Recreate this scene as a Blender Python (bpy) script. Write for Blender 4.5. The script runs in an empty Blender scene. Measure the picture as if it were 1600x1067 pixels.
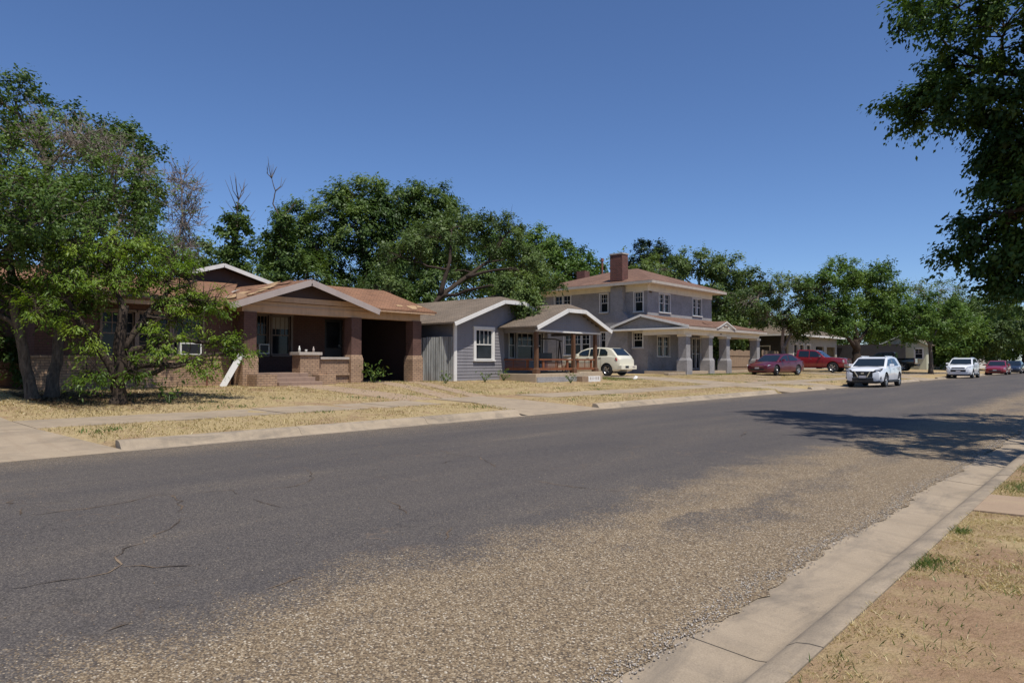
import bpy, bmesh, math, random
import numpy as np
from mathutils import Vector, Matrix

random.seed(7)
RNG = np.random.default_rng(11)
scene = bpy.context.scene
COL = scene.collection

# ------------------------------------------------------------------ camera
ALPHA = math.atan(970 / 1090.0)          # the street runs along +Y, the lens looks this far left of it
PITCH = math.atan(32.5 / 1090.0)
cam_d = bpy.data.cameras.new('camera')
cam = bpy.data.objects.new('camera', cam_d)
COL.objects.link(cam)
cam.location = (0, 0, 1.3)
cam.rotation_euler = (math.pi / 2 + PITCH, 0, ALPHA)
cam_d.sensor_width = 36
cam_d.lens = 36 * 1090 / 1600.0
cam_d.clip_start = 0.05
cam_d.clip_end = 3000
scene.camera = cam

# ------------------------------------------------------------------ sky, sun, exposure
SUN = Vector((0.42, -0.15, 0.895)).normalized()
world = bpy.data.worlds.new('World')
scene.world = world
world.use_nodes = True
wn = world.node_tree
wn.nodes.clear()
w_out = wn.nodes.new('ShaderNodeOutputWorld')
w_bg = wn.nodes.new('ShaderNodeBackground')
w_sky = wn.nodes.new('ShaderNodeTexSky')
w_sky.sky_type = 'NISHITA'
w_sky.sun_disc = False
w_sky.sun_elevation = math.asin(SUN.z)
w_sky.sun_rotation = math.atan2(SUN.x, SUN.y)
w_sky.altitude = 1000
w_sky.air_density = 1.0
w_sky.dust_density = 0.0
w_sky.ozone_density = 6.0
w_bg.inputs['Strength'].default_value = 0.103
w_tint = wn.nodes.new('ShaderNodeMix')          # one even tint over the whole dome: the photograph's deep blue rendering of the sky
w_tint.data_type = 'RGBA'
w_tint.blend_type = 'MULTIPLY'
w_tint.inputs[0].default_value = 1.0
w_tint.inputs[7].default_value = (0.95, 1.02, 1.17, 1)
wn.links.new(w_sky.outputs[0], w_tint.inputs[6])
wn.links.new(w_tint.outputs[2], w_bg.inputs[0])
wn.links.new(w_bg.outputs[0], w_out.inputs[0])

sun_d = bpy.data.lights.new('sun', 'SUN')
sun_d.energy = 5.0
sun_d.angle = math.radians(0.53)
sun_d.color = (1.0, 0.95, 0.87)
sun_o = bpy.data.objects.new('sun', sun_d)
COL.objects.link(sun_o)
sun_o.location = (30, -15, 60)
sun_o.rotation_euler = SUN.to_track_quat('Z', 'Y').to_euler()

scene.view_settings.view_transform = 'Standard'
scene.view_settings.look = 'None'
scene.view_settings.gamma = 1.0
scene.view_settings.use_curve_mapping = False
scene.view_settings.exposure = 0.0

# ------------------------------------------------------------------ materials
class NT:
    """small node-tree helper"""
    def __init__(self, name):
        self.m = bpy.data.materials.new(name)
        self.m.use_nodes = True
        self.t = self.m.node_tree
        self.n = self.t.nodes
        self.n.clear()
        self.out = self.n.new('ShaderNodeOutputMaterial')
    def new(self, typ, **kw):
        nd = self.n.new(typ)
        for k, v in kw.items():
            setattr(nd, k, v)
        return nd
    def link(self, a, b):
        self.t.links.new(a, b)
    def val(self, sock, v):
        if isinstance(v, bpy.types.NodeSocket):
            self.link(v, sock)
        else:
            sock.default_value = v
    def coords(self, kind='Object', scale=(1, 1, 1)):
        tc = self.new('ShaderNodeTexCoord')
        mp = self.new('ShaderNodeMapping')
        mp.inputs['Scale'].default_value = scale
        self.link(tc.outputs[kind], mp.inputs[0])
        return mp.outputs[0]
    def noise(self, vec, scale, detail=4, rough=0.55, dist=0.0):
        nd = self.new('ShaderNodeTexNoise')
        nd.inputs['Scale'].default_value = scale
        nd.inputs['Detail'].default_value = detail
        nd.inputs['Roughness'].default_value = rough
        nd.inputs['Distortion'].default_value = dist
        self.link(vec, nd.inputs['Vector'])
        return nd.outputs['Fac']
    def vor(self, vec, scale, feature='F1', rnd=1.0):
        nd = self.new('ShaderNodeTexVoronoi', feature=feature)
        nd.inputs['Scale'].default_value = scale
        nd.inputs['Randomness'].default_value = rnd
        self.link(vec, nd.inputs['Vector'])
        return nd
    def ramp(self, fac, stops, interp='LINEAR'):
        nd = self.new('ShaderNodeValToRGB')
        nd.color_ramp.interpolation = interp
        els = nd.color_ramp.elements
        while len(els) < len(stops):
            els.new(0.5)
        for e, (p, c) in zip(els, stops):
            e.position = p
            e.color = (c[0], c[1], c[2], 1) if hasattr(c, '__len__') else (c, c, c, 1)
        self.link(fac, nd.inputs[0])
        return nd.outputs[0]
    def mix(self, fac, a, b, mode='MIX'):
        nd = self.new('ShaderNodeMix', data_type='RGBA', blend_type=mode)
        self.val(nd.inputs[0], fac)
        for s, v in ((nd.inputs[6], a), (nd.inputs[7], b)):
            if isinstance(v, bpy.types.NodeSocket):
                self.link(v, s)
            else:
                s.default_value = (v[0], v[1], v[2], 1)
        return nd.outputs[2]
    def math(self, op, a, b=0.0, clamp=False):
        nd = self.new('ShaderNodeMath', operation=op, use_clamp=clamp)
        self.val(nd.inputs[0], a)
        self.val(nd.inputs[1], b)
        return nd.outputs[0]
    def sep(self, vec):
        nd = self.new('ShaderNodeSeparateXYZ')
        self.link(vec, nd.inputs[0])
        return nd.outputs
    def comb(self, x, y, z):
        nd = self.new('ShaderNodeCombineXYZ')
        for i, v in enumerate((x, y, z)):
            self.val(nd.inputs[i], v)
        return nd.outputs[0]
    def bump(self, h, strength=0.3, dist=0.01, normal=None):
        nd = self.new('ShaderNodeBump')
        nd.inputs['Strength'].default_value = strength
        nd.inputs['Distance'].default_value = dist
        self.link(h, nd.inputs['Height'])
        if normal is not None:
            self.link(normal, nd.inputs['Normal'])
        return nd.outputs[0]
    def pbr(self, color, rough=0.7, metal=0.0, normal=None, spec=0.4, coat=0.0):
        b = self.new('ShaderNodeBsdfPrincipled')
        if isinstance(color, bpy.types.NodeSocket):
            self.link(color, b.inputs['Base Color'])
        else:
            b.inputs['Base Color'].default_value = (*color, 1)
        self.val(b.inputs['Roughness'], rough)
        b.inputs['Metallic'].default_value = metal
        b.inputs['Specular IOR Level'].default_value = spec
        b.inputs['Coat Weight'].default_value = coat
        b.inputs['Coat Roughness'].default_value = 0.04
        if normal is not None:
            self.link(normal, b.inputs['Normal'])
        self.link(b.outputs[0], self.out.inputs[0])
        return self.m

def mul(c, k):
    return tuple(min(1, x * k) for x in c)

def m_paint(name, c, var=0.18, scale=1.7, rough=0.65, bump=0.15, streak=True):
    t = NT(name)
    v = t.coords()
    a = t.noise(v, scale, 6, 0.65)
    vs = t.coords('Object', (6, 6, 0.7))
    b = t.noise(vs, 1.4, 4, 0.6)
    f = t.math('ADD', t.math('MULTIPLY', a, 0.6), t.math('MULTIPLY', b, 0.4)) if streak else a
    col = t.ramp(f, [(0.28, mul(c, 1 - 2 * var)), (0.5, c), (0.72, mul(c, 1 + var))])
    fine = t.noise(v, 60, 3)
    return t.pbr(col, rough, normal=t.bump(fine, bump, 0.004))

def m_plain(name, c, rough=0.5, metal=0.0, coat=0.0, spec=0.5):
    return NT(name).pbr(c, rough, metal, spec=spec, coat=coat)

def m_brick(name, c1, c2, mortar, mscale=1.0, bump=0.5, mortar_size=0.012):
    t = NT(name)
    v = t.coords()
    s = t.sep(v)
    u = t.math('ADD', s[0], s[1])
    vec = t.comb(u, s[2], 0.0)
    br = t.new('ShaderNodeTexBrick')
    br.offset = 0.5
    br.inputs['Scale'].default_value = 1.0
    br.inputs['Brick Width'].default_value = 0.21 * mscale
    br.inputs['Row Height'].default_value = 0.075 * mscale
    br.inputs['Mortar Size'].default_value = mortar_size
    br.inputs['Mortar Smooth'].default_value = 0.3
    br.inputs['Bias'].default_value = 0.0
    br.inputs['Color1'].default_value = (*c1, 1)
    br.inputs['Color2'].default_value = (*c2, 1)
    br.inputs['Mortar'].default_value = (*mortar, 1)
    t.link(vec, br.inputs['Vector'])
    n1 = t.noise(v, 1.3, 5, 0.6)
    n2 = t.noise(v, 9, 4, 0.6)
    g = t.math('ADD', t.math('MULTIPLY', n1, 0.7), t.math('MULTIPLY', n2, 0.5))
    col = t.mix(1.0, br.outputs['Color'], t.ramp(g, [(0.3, 0.62), (0.6, 1.0), (0.85, 1.25)]), 'MULTIPLY')
    inv = t.math('SUBTRACT', 1.0, br.outputs['Fac'])
    hgt = t.math('ADD', inv, t.math('MULTIPLY', n2, 0.4))
    return t.pbr(col, 0.85, normal=t.bump(hgt, bump, 0.012))

def m_shingle(name, c, c2):
    t = NT(name)
    v = t.coords()
    s = t.sep(v)
    # courses follow height on a slope
    vec = t.comb(t.math('ADD', s[0], s[1]), t.math('MULTIPLY', s[2], 2.6), 0.0)
    br = t.new('ShaderNodeTexBrick')
    br.inputs['Scale'].default_value = 1.0
    br.inputs['Brick Width'].default_value = 0.3
    br.inputs['Row Height'].default_value = 0.14
    br.inputs['Mortar Size'].default_value = 0.012
    br.inputs['Color1'].default_value = (*c, 1)
    br.inputs['Color2'].default_value = (*c2, 1)
    br.inputs['Mortar'].default_value = (*mul(c, 0.55), 1)
    t.link(vec, br.inputs['Vector'])
    n1 = t.noise(v, 0.8, 6, 0.65)
    n2 = t.noise(v, 45, 3, 0.6)
    g = t.math('ADD', t.math('MULTIPLY', n1, 0.75), t.math('MULTIPLY', n2, 0.35))
    col = t.mix(1.0, br.outputs['Color'], t.ramp(g, [(0.3, 0.6), (0.55, 1.0), (0.8, 1.3)]), 'MULTIPLY')
    return t.pbr(col, 0.95, normal=t.bump(t.math('SUBTRACT', n2, br.outputs['Fac']), 0.5, 0.015), spec=0.2)

def m_concrete(name, c, stain=(0.30, 0.23, 0.16), grime=0.0):
    t = NT(name)
    v = t.coords()
    n1 = t.noise(v, 0.55, 6, 0.62, 0.4)
    n2 = t.noise(v, 5.0, 5, 0.6)
    n3 = t.noise(v, 130, 2, 0.5)
    vs = t.coords('Object', (0.5, 4.5, 1))
    n4 = t.noise(vs, 1.3, 4, 0.6)
    base = t.ramp(t.math('ADD', t.math('MULTIPLY', n1, 0.6), t.math('MULTIPLY', n2, 0.4)),
                  [(0.3, mul(c, 0.78)), (0.52, c), (0.75, mul(c, 1.14))])
    col = t.mix(t.ramp(n4, [(0.52, 0.0), (0.78, 0.6)]), base, stain)
    col = t.mix(1.0, col, t.ramp(n3, [(0.25, 0.82), (0.75, 1.12)]), 'MULTIPLY')
    if grime:
        g1 = t.noise(t.coords('Object', (2.5, 0.8, 2.5)), 1.1, 6, 0.7, 0.5)
        col = t.mix(t.ramp(g1, [(0.48, 0.0), (0.66, grime)]), col, (0.12, 0.105, 0.088))
        g2 = t.vor(t.coords(), 14)
        col = t.mix(t.ramp(g2.outputs['Distance'], [(0.03, 0.75), (0.07, 0.0)]), col, (0.05, 0.045, 0.04))
    return t.pbr(col, 0.9, normal=t.bump(t.math('ADD', n3, n2), 0.25, 0.004), spec=0.25)

def m_wood(name, c, rough=0.7):
    t = NT(name)
    v = t.coords('Object', (9, 9, 0.9))
    n1 = t.noise(v, 3.0, 5, 0.65, 0.6)
    col = t.ramp(n1, [(0.3, mul(c, 0.55)), (0.55, c), (0.75, mul(c, 1.3))])
    return t.pbr(col, rough, normal=t.bump(n1, 0.3, 0.004))

def m_leaf(name, c_dark, c_mid, c_light, trans=0.3):
    t = NT(name)
    at = t.new('ShaderNodeAttribute', attribute_name='tint')
    col = t.ramp(at.outputs['Fac'], [(0.0, c_dark), (0.5, c_mid), (1.0, c_light)])
    d = t.new('ShaderNodeBsdfDiffuse')
    tr = t.new('ShaderNodeBsdfTranslucent')
    gl = t.new('ShaderNodeBsdfGlossy')
    gl.inputs['Roughness'].default_value = 0.45
    gl.inputs['Color'].default_value = (0.8, 0.85, 0.8, 1)
    t.link(col, d.inputs[0])
    t.link(t.mix(1.0, col, (1.2, 1.25, 0.6), 'MULTIPLY'), tr.inputs[0])
    m1 = t.new('ShaderNodeMixShader')
    m1.inputs[0].default_value = trans
    t.link(d.outputs[0], m1.inputs[1])
    t.link(tr.outputs[0], m1.inputs[2])
    m2 = t.new('ShaderNodeMixShader')
    m2.inputs[0].default_value = 0.02
    t.link(m1.outputs[0], m2.inputs[1])
    t.link(gl.outputs[0], m2.inputs[2])
    t.link(m2.outputs[0], t.out.inputs[0])
    return t.m

def m_bark(name, c):
    t = NT(name)
    v = t.coords('Object', (5, 5, 1.2))
    n = t.noise(v, 3.2, 6, 0.7, 0.8)
    col = t.ramp(n, [(0.3, mul(c, 0.4)), (0.52, c), (0.75, mul(c, 1.7))])
    return t.pbr(col, 0.95, normal=t.bump(n, 0.9, 0.04), spec=0.2)

def m_road():
    t = NT('chip_seal_road')
    v = t.coords()
    s = t.sep(v)
    big = t.noise(v, 0.35, 5, 0.6, 0.3)
    mid = t.noise(v, 1.6, 5, 0.65, 0.2)
    lng = t.noise(t.coords('Object', (1.0, 0.16, 1)), 0.9, 5, 0.6)
    # bare chip strip along the near side, bitumen-bled wheel paths in the middle
    edge = t.math('ADD', s[0], t.math('MULTIPLY', t.math('SUBTRACT', mid, 0.5), 1.5))
    edge = t.math('ADD', edge, t.math('MULTIPLY', t.math('SUBTRACT', big, 0.5), 1.0))
    near = t.ramp(t.math('ADD', t.math('MULTIPLY', edge, 0.25), 1.0), [(0.06, 0.0), (0.27, 1.0)])   # X -3.8 .. -2.9
    far = t.ramp(t.math('MULTIPLY', t.math('ADD', edge, 11.2), 0.4), [(0.05, 0.5), (0.8, 0.0)])     # brownish strip by the far kerb
    patch = t.ramp(lng, [(0.56, 0.0), (0.74, 0.55)])
    # a darker oily streak near the gutter
    gut = t.ramp(t.math('ADD', t.math('MULTIPLY', edge, 0.9), 2.9), [(0.35, 0.0), (0.62, 0.7), (0.95, 0.1)])
    gut = t.math('MULTIPLY', gut, t.ramp(t.noise(t.coords('Object', (1.4, 0.35, 1)), 0.8, 3), [(0.42, 0.0), (0.6, 1.0)]))
    chips = t.math('MAXIMUM', near, t.math('MAXIMUM', far, t.math('MULTIPLY', patch, 0.35)))
    chips = t.math('SUBTRACT', chips, gut, True)
    vo = t.vor(v, 118)
    vo2 = t.vor(v, 230)
    cell = t.new('ShaderNodeSeparateColor')
    t.link(vo.outputs['Color'], cell.inputs[0])
    stone = t.ramp(cell.outputs[0], [(0.0, (0.085, 0.068, 0.052)), (0.25, (0.17, 0.12, 0.073)), (0.5, (0.25, 0.182, 0.108)),
                                     (0.75, (0.325, 0.245, 0.152)), (0.93, (0.43, 0.345, 0.235)), (1.0, (0.60, 0.53, 0.42))])
    coated = t.ramp(cell.outputs[0], [(0.0, (0.075, 0.067, 0.062)), (0.5, (0.115, 0.102, 0.093)), (0.9, (0.155, 0.137, 0.118)), (1.0, (0.22, 0.19, 0.155))])
    coated = t.mix(1.0, coated, t.ramp(lng, [(0.3, (0.78, 0.78, 0.82)), (0.7, (1.12, 1.08, 1.03))]), 'MULTIPLY')
    bare = t.math('GREATER_THAN', t.math('ADD', chips, t.math('MULTIPLY', t.math('SUBTRACT', cell.outputs[1], 0.5), 0.9)), 0.5)
    bare = t.math('ADD', t.math('MULTIPLY', bare, 0.7), t.math('MULTIPLY', chips, 0.3))
    col = t.mix(bare, coated, stone)
    gap = t.ramp(vo.outputs['Distance'], [(0.30, 1.0), (0.75, 0.6)])
    col = t.mix(1.0, col, gap, 'MULTIPLY')
    # cracks
    wob = t.new('ShaderNodeTexNoise')
    wob.inputs['Scale'].default_value = 1.1
    wob.inputs['Detail'].default_value = 6
    t.link(v, wob.inputs['Vector'])
    add = t.new('ShaderNodeVectorMath', operation='MULTIPLY_ADD')
    t.link(wob.outputs['Color'], add.inputs[0])
    add.inputs[1].default_value = (1.5, 1.5, 0)
    t.link(t.coords('Object', (0.42, 0.2, 1)), add.inputs[2])
    ck = t.vor(add.outputs[0], 1.0, 'DISTANCE_TO_EDGE')
    cm = t.ramp(ck.outputs['Distance'], [(0.004, 1.0), (0.0115, 0.0)])
    cm = t.math('MULTIPLY', cm, t.ramp(t.noise(v, 0.3, 4, 0.6), [(0.44, 0.0), (0.52, 1.0)]))
    cm = t.math('MULTIPLY', cm, t.math('SUBTRACT', 1.0, t.math('MULTIPLY', near, 0.9)))
    crackc = t.mix(t.ramp(mid, [(0.45, 0.0), (0.6, 1.0)]), (0.03, 0.026, 0.023), (0.24, 0.165, 0.105))
    col = t.mix(t.math('MULTIPLY', cm, 0.25), col, crackc)
    h = t.math('SUBTRACT', t.math('MULTIPLY', t.math('SUBTRACT', 1.0, vo.outputs['Distance']), 1.0), t.math('MULTIPLY', cm, 1.5))
    h = t.math('ADD', h, t.math('MULTIPLY', vo2.outputs['Distance'], 0.3))
    return t.pbr(col, 0.8, normal=t.bump(h, 0.4, 0.005), spec=0.25)

def m_yard():
    t = NT('dry_lawn')
    v = t.coords()
    n1 = t.noise(v, 0.42, 6, 0.62, 0.5)
    n2 = t.noise(v, 2.6, 6, 0.68, 0.3)
    n3 = t.noise(v, 16, 5, 0.7)
    n4 = t.noise(v, 70, 3, 0.7)
    straw = t.ramp(t.math('ADD', t.math('MULTIPLY', n3, 0.6), t.math('MULTIPLY', n4, 0.5)),
                   [(0.3, (0.16, 0.112, 0.065)), (0.5, (0.34, 0.255, 0.13)), (0.62, (0.435, 0.335, 0.18)), (0.8, (0.55, 0.45, 0.265))])
    dirt = t.ramp(t.math('ADD', t.math('MULTIPLY', n3, 0.6), t.math('MULTIPLY', n4, 0.4)), [(0.3, (0.19, 0.112, 0.068)), (0.7, (0.335, 0.215, 0.138))])
    f = t.math('ADD', t.math('MULTIPLY', n1, 0.45), t.math('ADD', t.math('MULTIPLY', n2, 0.42), t.math('MULTIPLY', n3, 0.18)))
    verge = t.math('GREATER_THAN', t.sep(v)[0], -1.2)          # the near verge is worn barer than the far lawns
    f = t.math('ADD', f, t.math('MULTIPLY', verge, 0.055))
    col = t.mix(t.ramp(f, [(0.50, 0.0), (0.62, 0.85)]), straw, dirt)
    green = t.ramp(t.noise(v, 0.9, 4, 0.6), [(0.66, 0.0), (0.78, 0.5)])
    col = t.mix(green, col, (0.13, 0.14, 0.045))
    return t.pbr(col, 0.95, normal=t.bump(t.math('ADD', n3, n4), 0.6, 0.03), spec=0.1)

def m_metal_sheet():
    t = NT('weathered_galvanised_sheet')
    v = t.coords('Object', (3, 3, 0.35))
    n = t.noise(v, 2.2, 5, 0.65)
    n2 = t.noise(t.coords(), 1.3, 4)
    col = t.ramp(n, [(0.3, (0.12, 0.12, 0.11)), (0.5, (0.235, 0.235, 0.22)), (0.75, (0.36, 0.36, 0.335))])
    col = t.mix(t.ramp(n2, [(0.55, 0.0), (0.75, 0.5)]), col, (0.19, 0.14, 0.10))
    return t.pbr(col, 0.6, 0.15)

def m_glass(name, c=(0.012, 0.014, 0.018)):
    t = NT(name)
    v = t.coords()
    n = t.noise(v, 1.5, 2)
    return t.pbr(t.ramp(n, [(0.3, mul(c, 0.6)), (0.7, mul(c, 1.7))]), 0.08, spec=0.25)

M = {}
M['road'] = m_road()
def m_crack():
    t = NT('open_road_crack')
    n = t.noise(t.coords(), 2.3, 5, 0.7)
    return t.pbr(t.ramp(n, [(0.40, (0.045, 0.038, 0.033)), (0.52, (0.13, 0.095, 0.068)), (0.66, (0.26, 0.19, 0.125))]), 0.95, spec=0.1)
M['crack'] = m_crack()
M['yard'] = m_yard()
M['concrete'] = m_concrete('worn_concrete', (0.345, 0.272, 0.19), (0.27, 0.20, 0.135), 0.35)
M['kerb'] = m_concrete('kerb_concrete', (0.35, 0.28, 0.20), (0.20, 0.165, 0.125), 0.6)
M['porch_slab'] = m_concrete('porch_concrete', (0.42, 0.33, 0.23))
M['dirt'] = m_concrete('bare_red_dirt', (0.34, 0.245, 0.165), (0.38, 0.29, 0.18))
M['brick_tan'] = m_brick('tan_brown_brick', (0.40, 0.265, 0.165), (0.32, 0.205, 0.13), (0.19, 0.13, 0.09))
M['brown'] = m_brick('brown_painted_brick', (0.125, 0.066, 0.05), (0.115, 0.06, 0.046), (0.085, 0.046, 0.037), bump=0.3)
M['brick_red'] = m_brick('red_chimney_brick', (0.15, 0.04, 0.028), (0.075, 0.024, 0.019), (0.17, 0.105, 0.085), mortar_size=0.014)
M['brick_grey'] = m_brick('grey_painted_brick', (0.315, 0.30, 0.295), (0.285, 0.272, 0.268), (0.235, 0.225, 0.222), bump=0.45)
M['shingle_rust'] = m_shingle('rust_brown_shingles', (0.25, 0.132, 0.078), (0.20, 0.11, 0.068))
M['shingle_tan'] = m_shingle('tan_grey_shingles', (0.20, 0.155, 0.115), (0.16, 0.128, 0.098))
M['shingle_red'] = m_shingle('red_brown_shingles', (0.205, 0.12, 0.085), (0.17, 0.10, 0.072))
M['shingle_dark'] = m_shingle('dark_brown_shingles', (0.085, 0.06, 0.05), (0.065, 0.048, 0.04))
M['decking'] = m_wood('bare_roof_decking', (0.42, 0.28, 0.15), 0.85)
M['clap'] = m_paint('slate_grey_clapboard_paint', (0.21, 0.20, 0.21), 0.1)
M['white'] = m_paint('white_trim_paint', (0.66, 0.64, 0.60), 0.08)
M['trim_grey'] = m_paint('pinkish_grey_trim_paint', (0.37, 0.31, 0.28), 0.1)
M['cream'] = m_paint('cream_trim_paint', (0.72, 0.65, 0.52), 0.1)
M['tan'] = m_paint('tan_beam_paint', (0.47, 0.315, 0.195), 0.14)
M['darkwood_and_shade'] = m_paint('dark_brown_and_shade', (0.055, 0.033, 0.028), 0.12)  # own dark brown on gables; puts shade into colour on carport and shed
M['frame_brown'] = m_paint('taupe_window_paint', (0.22, 0.17, 0.14), 0.1)
M['stone'] = m_concrete('grey_cap_stone', (0.42, 0.37, 0.32))
M['step'] = m_concrete('brown_step_concrete', (0.29, 0.20, 0.15), (0.16, 0.11, 0.085))
M['greywall'] = m_paint('pale_grey_siding', (0.34, 0.32, 0.28), 0.1)
M['greenwall'] = m_paint('pale_green_siding', (0.46, 0.46, 0.34), 0.08)
M['darkwall_and_shade'] = m_paint('charcoal_and_shade', (0.035, 0.034, 0.035), 0.12)  # own charcoal on doors; painted shade on carport floor and garage house side
M['redwood'] = m_wood('orange_stained_wood', (0.20, 0.066, 0.023))
M['post'] = m_wood('brown_stained_post', (0.125, 0.06, 0.03))
M['fencewood'] = m_wood('weathered_fence_wood', (0.29, 0.20, 0.13), 0.9)
M['sheet'] = m_metal_sheet()
M['glass'] = m_glass('dark_window_glass')
M['blind'] = m_paint('window_blind', (0.30, 0.28, 0.24), 0.05)
M['black'] = m_plain('black_plastic', (0.012, 0.012, 0.013), 0.45)
M['blackmetal'] = m_plain('black_steel', (0.014, 0.014, 0.015), 0.35)
M['ac'] = m_plain('off_white_enamel', (0.62, 0.61, 0.57), 0.4)
M['pipe'] = m_paint('rusty_pipe', (0.20, 0.08, 0.055), 0.2)
M['tyre'] = m_plain('tyre_rubber', (0.018, 0.018, 0.019), 0.85)
M['rim'] = m_plain('alloy_rim', (0.55, 0.56, 0.58), 0.25, 0.9)
M['chrome'] = m_plain('chrome', (0.75, 0.76, 0.78), 0.12, 1.0)
M['carglass'] = m_plain('tinted_car_glass', (0.012, 0.018, 0.022), 0.03, spec=0.8)
M['lens'] = m_plain('clear_lamp_lens', (0.55, 0.57, 0.6), 0.1, 0.3)
M['redlens'] = m_plain('red_lamp_lens', (0.35, 0.012, 0.015), 0.12)
M['plate'] = m_paint('number_plate', (0.42, 0.40, 0.42), 0.1, 30)
M['p_white'] = m_plain('white_car_paint', (0.74, 0.75, 0.76), 0.3, 0.0, 1.0)
M['p_cream'] = m_plain('cream_car_paint', (0.70, 0.66, 0.52), 0.3, 0.0, 1.0)
M['p_maroon'] = m_plain('maroon_car_paint', (0.085, 0.008, 0.018), 0.3, 0.0, 0.45)
M['p_red'] = m_plain('red_truck_paint', (0.21, 0.009, 0.017), 0.28, 0.1, 1.0)
M['p_black'] = m_plain('black_truck_paint', (0.008, 0.008, 0.01), 0.25, 0.0, 1.0)
M['p_crimson'] = m_plain('crimson_car_paint', (0.24, 0.012, 0.02), 0.28, 0.1, 1.0)
M['p_navy'] = m_plain('navy_car_paint', (0.012, 0.018, 0.035), 0.28, 0.1, 1.0)
M['bark_grey'] = m_bark('grey_bark', (0.12, 0.098, 0.078))
M['bark_dark'] = m_bark('dark_bark', (0.055, 0.04, 0.03))
M['bark_pale'] = m_bark('pale_dead_wood', (0.27, 0.225, 0.19))
M['leaf_elm'] = m_leaf('elm_leaves', (0.041, 0.078, 0.018), (0.088, 0.155, 0.030), (0.162, 0.236, 0.047))
M['leaf_elm_near'] = m_leaf('near_elm_leaves', (0.036, 0.066, 0.015), (0.075, 0.128, 0.026), (0.13, 0.19, 0.04))
M['leaf_feather'] = m_leaf('feathery_leaves', (0.065, 0.115, 0.014), (0.135, 0.215, 0.025), (0.23, 0.31, 0.042), 0.4)
M['leaf_deep'] = m_leaf('deep_green_leaves', (0.033, 0.064, 0.017), (0.074, 0.122, 0.03), (0.135, 0.19, 0.045))
M['leaf_olive'] = m_leaf('olive_green_leaves', (0.047, 0.074, 0.022), (0.095, 0.142, 0.041), (0.169, 0.223, 0.068))
M['leaf_conifer'] = m_leaf('conifer_needles', (0.012, 0.026, 0.017), (0.023, 0.044, 0.026), (0.046, 0.072, 0.036), 0.1)
M['leaf_shade'] = m_leaf('maple_leaves', (0.024, 0.053, 0.013), (0.053, 0.099, 0.022), (0.099, 0.160, 0.033), 0.3)
M['leaf_weed'] = m_leaf('weed_leaves', (0.05, 0.09, 0.02), (0.09, 0.15, 0.03), (0.16, 0.21, 0.05))
M['straw'] = m_leaf('straw_blades', (0.24, 0.17, 0.08), (0.42, 0.325, 0.16), (0.60, 0.50, 0.285), 0.25)
M['litter'] = m_leaf('fallen_leaves', (0.04, 0.026, 0.018), (0.10, 0.065, 0.04), (0.22, 0.15, 0.09), 0.0)
M['chip'] = m_leaf('tan_stone_chips', (0.12, 0.09, 0.06), (0.25, 0.185, 0.12), (0.42, 0.34, 0.25), 0.0)
M['gravel'] = m_leaf('loose_gravel', (0.19, 0.16, 0.13), (0.36, 0.315, 0.265), (0.54, 0.49, 0.43), 0.0)

# ------------------------------------------------------------------ mesh helpers
def tag(o, label=None, cat=None, group=None, kind=None):
    if label: o['label'] = label
    if cat: o['category'] = cat
    if group: o['group'] = group
    if kind: o['kind'] = kind
    return o

def thing(name, label, cat, loc=(0, 0, 0), rz=0.0, group=None):
    o = bpy.data.objects.new(name, None)
    o.empty_display_size = 0.3
    COL.objects.link(o)
    o.location = loc
    o.rotation_euler = (0, 0, rz)
    return tag(o, label, cat, group)

def adopt(o, parent, local=False):
    if parent is not None:
        o.parent = parent
        if not local:                      # the mesh is written in world coordinates
            off = Vector((0, 0, 0))
            p = parent
            while p is not None:
                off += p.location
                p = p.parent
            o.location = -off
    return o

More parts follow.
